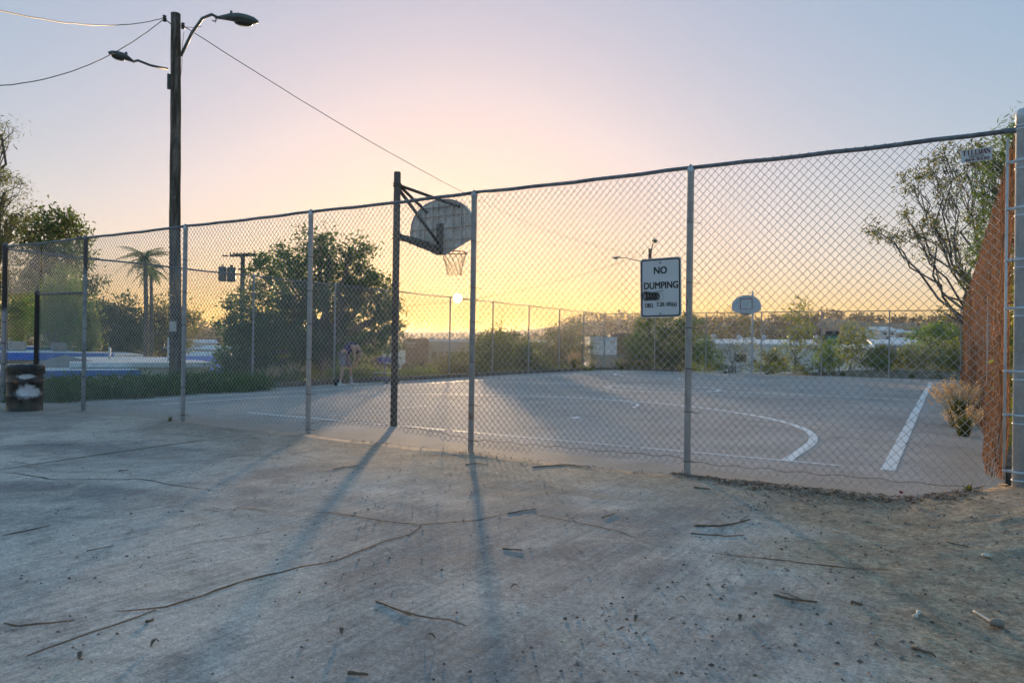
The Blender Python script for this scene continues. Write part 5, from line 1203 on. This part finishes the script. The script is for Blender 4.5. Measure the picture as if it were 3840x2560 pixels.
# clothes
skin_obj('shirt', [(-.0, .22, 1.02), (.12, .23, 1.15), (.26, .24, 1.26), (.35, .25, 1.27), (.37, .10, 1.245), (.39, .40, 1.245)], [(0, 1), (1, 2), (2, 3), (3, 4), (3, 5)], [.150, .160, .165, .135, .085, .085], M['shirt'], pe)
skin_obj('shirt_collar', [(.345, .25, 1.27), (.375, .25, 1.262), (.40, .25, 1.252)], [(0, 1), (1, 2)], [.148, .146, .12], M['black'], pe, 2)
skin_obj('shorts', [(.01, .22, 1.02), (.0, .10, .93), (.04, .34, .93), (.02, .06, .70), (.09, .41, .70), (.03, .04, .58), (.13, .46, .58)], [(0, 1), (0, 2), (1, 3), (2, 4), (3, 5), (4, 6)], [.155, .135, .135, .115, .115, .105, .105], M['shorts'], pe)
for a, k in (('N', 0), ('F', 1)):
    an = Vector(J['ank'+a]); kn = Vector(J['knee'+a]); to = Vector(J['toe'+a]); he = Vector(J['heel'+a]); hgt = .16 if a == 'N' else .62
    skin_obj('sock', [an-Vector((0, 0, .03)), an.lerp(kn, hgt*.5), an.lerp(kn, hgt)], [(0, 1), (1, 2)], [.05, .052, .058 if a == 'N' else .064], M['sock'], pe, 1)
    sh_ = MB(); P = [(-.075, .028, .0), (-.02, .042, .0), (.08, .047, .0), (.17, .042, .0), (.225, .02, .0)]
    n = 10; vs = []
    for (x, w, _), hh in zip(P, (.075, .095, .075, .05, .035)):
        for q in range(n): t_ = 2*math.pi*q/n; vs.append((an.x+x, an.y+w*math.cos(t_)*1.0, max(.0, hh*.5+hh*.55*math.sin(t_))))
    sh_.add(vs, [(j*n+q, j*n+(q+1) % n, (j+1)*n+(q+1) % n, (j+1)*n+q) for j in range(4) for q in range(n)]+[tuple(range(n-1, -1, -1)), tuple(4*n+q for q in range(n))])
    s_ = sh_.build('shoe', M['shoe'], pe, True)
    so_ = MB(); so_.box((an.x+.075, an.y, .012), (.30, .088, .022), bev=.008); so_.build('sole', M['whitep'], s_)
# black bag on the ground by the person
bg_ = thing('duffel_bag', 'small black bag lying behind the feet of the bending person', 'bag', (-16.62, 16.95, 0), YAW)
m = MB().lathe([(.02, -.17), (.10, -.15), (.13, -.05), (.135, .06), (.10, .15), (.02, .17)], 14, (0, 0, 0), False, Matrix.Rotation(rad(78), 3, 'Y')); m.v = [(x+.02*mnoise.noise((x*9, y*9, z*9)), y*.8, max(.0, z*1.1+.13)) for x, y, z in m.v]
m.build('bag_body', M['black'], bg_, True); MB().tube([(-.08, 0, .24), (-.04, 0, .33), (.05, 0, .33), (.08, 0, .24)], .010, 6).build('strap', M['rubber'], bg_, True)

# ------------------------------------------------------------------ purple two-tier cart
ct = thing('shopping_cart', 'purple two tier wheeled cart parked behind the near hoop pole', 'cart', (-16.45, 18.95, 0), YAW+.02)
def cr(pts, r=.010, nm='frame_bar', mt='purple'): return MB().tube(pts, r, 6).build(nm, M[mt], ct)
for z, x0, x1, nm in ((.37, -.34, .36, 'lower_tray'), (.20, -.34, .36, 'lower_tray')):
    cr([(x0, -.20, z), (x1, -.20, z), (x1, .20, z), (x0, .20, z), (x0, -.20, z)], .009, nm, 'galv' if z > .3 else 'purple')
for k in range(7): cr([(-.30+.1*k, -.2, .20), (-.30+.1*k, .2, .20)], .006, 'tray_wire')
for x in (-.34, .36):
    for y in (-.2, .2): cr([(x, y, .18), (x, y, .38)], .008)
cr([(-.02, 0, .20), (-.01, 0, .74)], .022, 'post'); cr([(.33, 0, .20), (.33, 0, .96), (.42, 0, 1.0)], .014, 'handle_post'); cr([(.40, -.2, 1.0), (.40, .2, 1.0)], .014, 'handle')
bk = MB(); bk.box((.06, 0, .73), (.56, .38, .012)); 
for z in (.76, .80, .84, .88):
    bk.box((.06, -.19, z), (.56, .008, .022)); bk.box((.06, .19, z), (.56, .008, .022)); bk.box((-.22, 0, z), (.008, .38, .022)); bk.box((.34, 0, z), (.008, .38, .022))
bk.build('basket', M['purple'], ct)
for x in (-.27, .05, .40):
    for y in (-.17, .17):
        if x < 0: cr([(x, y, .2), (x, y, .02)], .010, 'foot', 'rubber'); continue
        w = MB().torus((x, y, .065), .048, .016, 16, 6, Matrix.Rotation(rad(90), 3, 'X')).build('wheel', M['rubber'], ct, True)
        MB().lathe([(.002, -.012), (.03, -.010), (.03, .010), (.002, .012)], 12, (x, y, .065), False, Matrix.Rotation(rad(90), 3, 'X')).build('hub', M['galv'], w)
        cr([(x, y, .065), (x, y, .2)], .010, 'caster_fork', 'galv')
wb = thing('water_bottle', 'small pale bottle standing in the purple cart basket', 'bottle', Vector((-16.45, 18.95, .737))+Matrix.Rotation(YAW, 3, 'Z') @ Vector((-.05, -.05, 0)))
MB().lathe([(.034, 0), (.036, .02), (.036, .15), (.015, .19), (.015, .215), (.002, .216)], 14).build('bottle_body', M['sheet'], wb, True); MB().lathe([(.017, .2), (.017, .23), (.002, .231)], 12).build('cap', M['whitep'], wb)

# ------------------------------------------------------------------ loose things on the ground
def ground_pt(px, py):
    p = onz(px, py, .03)
    for _ in range(3): p = onz(px, py, apron_z(p.x, p.y))
    return Vector((p.x, p.y, apron_z(p.x, p.y)))
def stick(label, pxs, r=.010, side=None):
    r *= .72
    P = [ground_pt(*p) for p in pxs]; b = P[0].copy(); t = []
    for a, c in zip(P, P[1:]):
        for k in range(4): t.append(a.lerp(c, k/4))
    t.append(P[-1]); n = len(t)
    t = [Vector((p.x+.006*mnoise.noise((i*.8, px_seed, 1)), p.y+.006*mnoise.noise((i*.8, px_seed, 5)), apron_z(p.x, p.y)+r*.8+.006*abs(mnoise.noise((i*.5, px_seed, 2))))) for i, p in enumerate(t) for px_seed in (pxs[0][0]*.01,)]
    m = MB().tube([p-b for p in t], [r*(1-.45*i/n)*(1+.15*math.sin(i*2.7)) for i in range(n)], 6)
    if side: 
        q = ground_pt(*side); k = t[int(n*.75)]-b; m.tube([k, (k+q-b)/2+Vector((0, 0, .01)), q-b+Vector((0, 0, .012))], [r*.5, r*.4, r*.3], 5)
    o = m.build('stick', M['wood'], None, True); o.location = b
    return tag(o, label, 'stick', 'sticks lying on the concrete')
stick('long curved stick, upper of the pair below the sign post', [(2602, 1972), (2700, 1974), (2760, 1963), (2813, 1949)], .011, (2808, 1936))
stick('long thin stick, lower of the pair below the sign post', [(2590, 2000), (2720, 2011), (2790, 2007)], .007)
stick('straight stick with a hooked end in the lower right foreground', [(2903, 2232), (2960, 2248), (3065, 2260)], .010, (2918, 2224))
stick('short thick stick right of the hooked one', [(3190, 2260), (3235, 2270)], .012)
stick('short dark stick near the leaf litter', [(2602, 1829), (2665, 1836)], .013)
stick('thin straight stick in the middle foreground', [(1884, 2058), (1958, 2064)], .007)
stick('thin crooked stick on the cracked concrete lower centre', [(1412, 2256), (1460, 2275), (1540, 2308)], .007)
stick('stick at the bottom edge left of centre', [(1305, 2525), (1380, 2533)], .010)
stick('slanting thin stick at the middle right of the apron', [(2258, 1942), (2308, 1925)], .006)
stick('stick lying along the fence foot right of the shadow', [(1998, 1752), (2120, 1742), (2215, 1752)], .009)
stick('slim stick pointing at the nearer fence post shadow', [(1745, 1742), (1790, 1736), (1830, 1744)], .006)
stick('curled twig above the shadow of the hoop pole', [(1250, 1760), (1300, 1750), (1345, 1748)], .006)
stick('long twig by the litter patch on the open concrete', [(1905, 1925), (1960, 1915), (2008, 1908)], .006)
stick('dark stick near the lower right corner on dirt', [(3420, 2430), (3510, 2465)], .010)
stick('thin twig lying on the dirt below the corner bay', [(3545, 2032), (3632, 2052)], .006)
stick('small stick at left under the long crack', [(545, 2335), (580, 2325)], .010)
stick('pale straw stem on the left of the concrete', [(325, 2066), (430, 2046)], .004)
stick('short stick at the far left of the apron', [(445, 1766), (478, 1763)], .007)
for k, (px, py, lb) in enumerate(((1930, 2207, 'curled dry leaf in the middle of the foreground'), (1615, 2394, 'curled dry leaf near the bottom centre'), (2555, 2252, 'curled dark leaf right of centre foreground'), (580, 2418, 'dry leaf at the lower left'), (300, 2466, 'dry leaf nearest the bottom left corner'), (1280, 2373, 'small curled leaf left of the bottom centre leaf'), (2385, 2325, 'dark leaf scrap at the right of centre'), (2775, 2322, 'dark curved leaf below the hooked stick'))):
    p = ground_pt(px, py); m = MB(); L, Wd = .055, .022; vs = []; a = R_.uniform(0, 3)
    for i in range(6):
        s = i/5; w = Wd*math.sin(math.pi*min(.96, .08+.9*s)); z = .004+.022*math.sin(math.pi*s)
        for q in (-1, 0, 1): vs.append(Matrix.Rotation(a, 3, 'Z') @ Vector(((s-.5)*L, q*w*.5, z-(0.0 if q else -.004)*1)))
    m.add(vs, [(i*3+q, i*3+q+1, i*3+q+4, i*3+q+3) for i in range(5) for q in range(2)]); o = m.build('dry_leaf', M['wood'], None, True); o.location = p; tag(o, lb, 'leaf', 'single dry leaves on the concrete')
# bones
def bone(label, a, b, r, knob):
    A = ground_pt(*a); B = ground_pt(*b); d = B-A; m = MB(); P = [A+d*t+Vector((0, 0, r*1.2)) for t in (0, .08, .2, .5, .8, .92, 1)]
    m.tube([p-A for p in P], [r*knob*.8, r*knob, r*1.05, r*.9, r*1.05, r*knob, r*knob*.8], 10); o = m.build('bone', M['bone'], None, True); o.location = A
    return tag(o, label, 'bone', 'bones on the ground')
bone('small white bone lying on the concrete at lower right', (3432, 2318), (3446, 2300), .008, 1.6)
bone('long thin white bone or stem at the right edge of the dirt', (3652, 2296), (3722, 2338), .007, 1.1)
p = ground_pt(3738, 2350); m = MB().lathe([(.002, -.02), (.02, -.014), (.030, .002), (.02, .016), (.002, .02)], 12); m.v = [(x*1.25+.012*mnoise.noise((x*40, y*40, z*40)), y+.006*mnoise.noise((x*30, y*40, 3)), z+.02) for x, y, z in m.v]
o = m.build('stone', M['stone'], None, True); o.location = p; tag(o, 'brown stone lying on the white bone at the right edge', 'stone')
p = ground_pt(3700, 2085); m = MB().lathe([(.002, -.013), (.018, -.008), (.024, .003), (.012, .012), (.002, .014)], 9); m.v = [(x*1.3+.008*mnoise.noise((x*50, y*50, 3)), y+.008*mnoise.noise((x*50, y*50, 9)), z) for x, y, z in m.v]; o = m.build('stone', M['bone'], None, True); o.location = p+Vector((0, 0, .012)); tag(o, 'pale rounded stone on the dirt below the corner post', 'stone')
for px, py, c, lb in ((3382, 1853, 'redp', 'bright red scrap lying on the leaf litter under the fence'), (3757, 1835, 'plume', 'crumpled pink and white scrap at the foot of the corner post')):
    p = ground_pt(px, py); m = MB(); vs = [(R_.uniform(-.03, .03), R_.uniform(-.02, .02), R_.uniform(.0, .035)) for _ in range(9)]; m.add(vs, [(0, 1, 2), (2, 3, 4), (1, 4, 5), (5, 6, 0), (6, 7, 8), (3, 8, 2)]); o = m.build('litter_scrap', M[c]); o.location = p+Vector((0, .05 if c == 'plume' else 0, .0)); o.scale = (1.6, 1.6, 1.6) if c == 'plume' else (1, 1, 1); tag(o, lb, 'litter')
# leaf litter, twigs and grit: uncountable
def scatter(n, fn, hz, sz, asp, mt, name, label, cat, flat=.15):
    P = []
    while len(P) < n:
        q = fn()
        if q is not None: P.append(q)
    C = np.array([(x, y, apron_z(x, y)+hz+R_.uniform(0, hz)) for x, y in P]); n = len(C)
    a = rng.uniform(0, 2*math.pi, n); d = np.stack([np.cos(a), np.sin(a), rng.normal(0, flat, n)], 1); s = np.stack([-np.sin(a), np.cos(a), rng.normal(0, flat*1.5, n)], 1)
    S = sz*rng.uniform(.4, 1.4, n)[:, None]; A = d*S*.5; B = s*S*asp*.5
    o = np_mesh(name, np.stack([C-A, C-B, C+A, C+B], 1).reshape(-1, 3), 4, M[mt], None, 'stuff'); o['label'] = label; o['category'] = cat; return o
def lit():
    x = R_.uniform(-2.5, .25); e = apron_edge(x); w = (.05+.24*ss(-2.4, -1.2, x)); y = e+.02-abs(R_.gauss(0, w)); return (x, y)
scatter(2600, lit, .006, .06, .22, 'dryleaf', 'leaf_litter', 'drift of dry grey brown leaves under the fence by the corner', 'leaves', .3)
def lit2():
    x = R_.uniform(-7, -2.3); return (x, apron_edge(x)-abs(R_.gauss(0, .12)))
scatter(350, lit2, .004, .045, .2, 'dryleaf', 'leaf_litter', 'thin line of dry leaves along the fence foot', 'leaves', .25)
def gr():
    y = R_.uniform(.9, 7.3); x = R_.uniform(-9-y*.3, 1.6); return (x, y)
def gr2():
    y = R_.uniform(1.2, 7.4); x = R_.uniform(-1.6, 1.8); return (x, y)
scatter(700, gr, .004, .035, .14, 'wood', 'twig_litter', 'tiny twigs and stems strewn over the concrete', 'twigs', .1)
scatter(500, gr2, .005, .035, .25, 'dryleaf', 'twig_litter', 'scraps of leaf and bark strewn over the dirt', 'twigs', .25)
def pebbles(n, fn, lo, hi, name, label):
    V = []
    for _ in range(n):
        x, y = fn(); r = lo*(hi/lo)**(R_.random()**2.2); c = Vector((x, y, apron_z(x, y)+r*.25)); a = R_.uniform(0, 6.28)
        ring = [c+Vector((r*R_.uniform(.7, 1.2)*math.cos(a+k*1.5708), r*R_.uniform(.7, 1.2)*math.sin(a+k*1.5708), R_.uniform(-.1, .2)*r)) for k in range(4)]; top = c+Vector((R_.uniform(-.3, .3)*r, R_.uniform(-.3, .3)*r, r*.7))
        for k in range(4): V += [ring[k], ring[(k+1) % 4], top]
    me = bpy.data.meshes.new(name); F_ = []; VV = []
    n4 = len(V)//12
    for i in range(n4):
        q = V[i*12:(i+1)*12]; b = len(VV); VV += [q[0], q[3], q[6], q[9], q[2]]; F_ += [(b, b+1, b+4), (b+1, b+2, b+4), (b+2, b+3, b+4), (b+3, b, b+4)]
    me.from_pydata([tuple(v) for v in VV], [], F_); me.materials.append(M['grit']); o = bpy.data.objects.new(name, me); COL.objects.link(o); o['kind'] = 'stuff'; o['label'] = label; o['category'] = 'gravel'
pebbles(3500, gr, .003, .012, 'grit', 'fine grit and pebbles scattered over the concrete apron')
pebbles(3000, gr2, .003, .016, 'grit', 'loose pebbles and clods on the dirt at the right')

# ------------------------------------------------------------------ evening haze
hz_ = MB().box((0, 1500, 14.5), (9000, 9000, 47)).build('haze', None, None); hz_['kind'] = 'stuff'; hz_['label'] = 'warm evening haze lying over the whole valley'; hz_['category'] = 'haze'
hm = bpy.data.materials.new('haze'); hm.use_nodes = True; hn = hm.node_tree.nodes; hn.clear()
hv = hn.new('ShaderNodeVolumePrincipled'); hv.inputs['Color'].default_value = (.95, .93, .9, 1); hv.inputs['Density'].default_value = .00013; hv.inputs['Anisotropy'].default_value = .74
ho = hn.new('ShaderNodeOutputMaterial'); hm.node_tree.links.new(hv.outputs[0], ho.inputs['Volume']); hz_.data.materials.append(hm)

# the low sun itself, far beyond the haze
m = MB(); sc_ = Vector((0, 0, EYE))+sun_vec*14000
m.lathe([(80*math.sin(math.pi*k/16)+.01, 80*math.cos(math.pi*k/16)) for k in range(17)], 24, (0, 0, 0), False); sd_ = m.build('sun_disc', None, None, True); sd_.location = sc_
sm = bpy.data.materials.new('sun_surface'); sm.use_nodes = True; sn = sm.node_tree.nodes; sn.clear(); se = sn.new('ShaderNodeEmission'); se.inputs[0].default_value = (1, .86, .6, 1); se.inputs[1].default_value = 20
sm.node_tree.links.new(se.outputs[0], sn.new('ShaderNodeOutputMaterial').inputs[0]); sd_.data.materials.append(sm); structure(sd_)
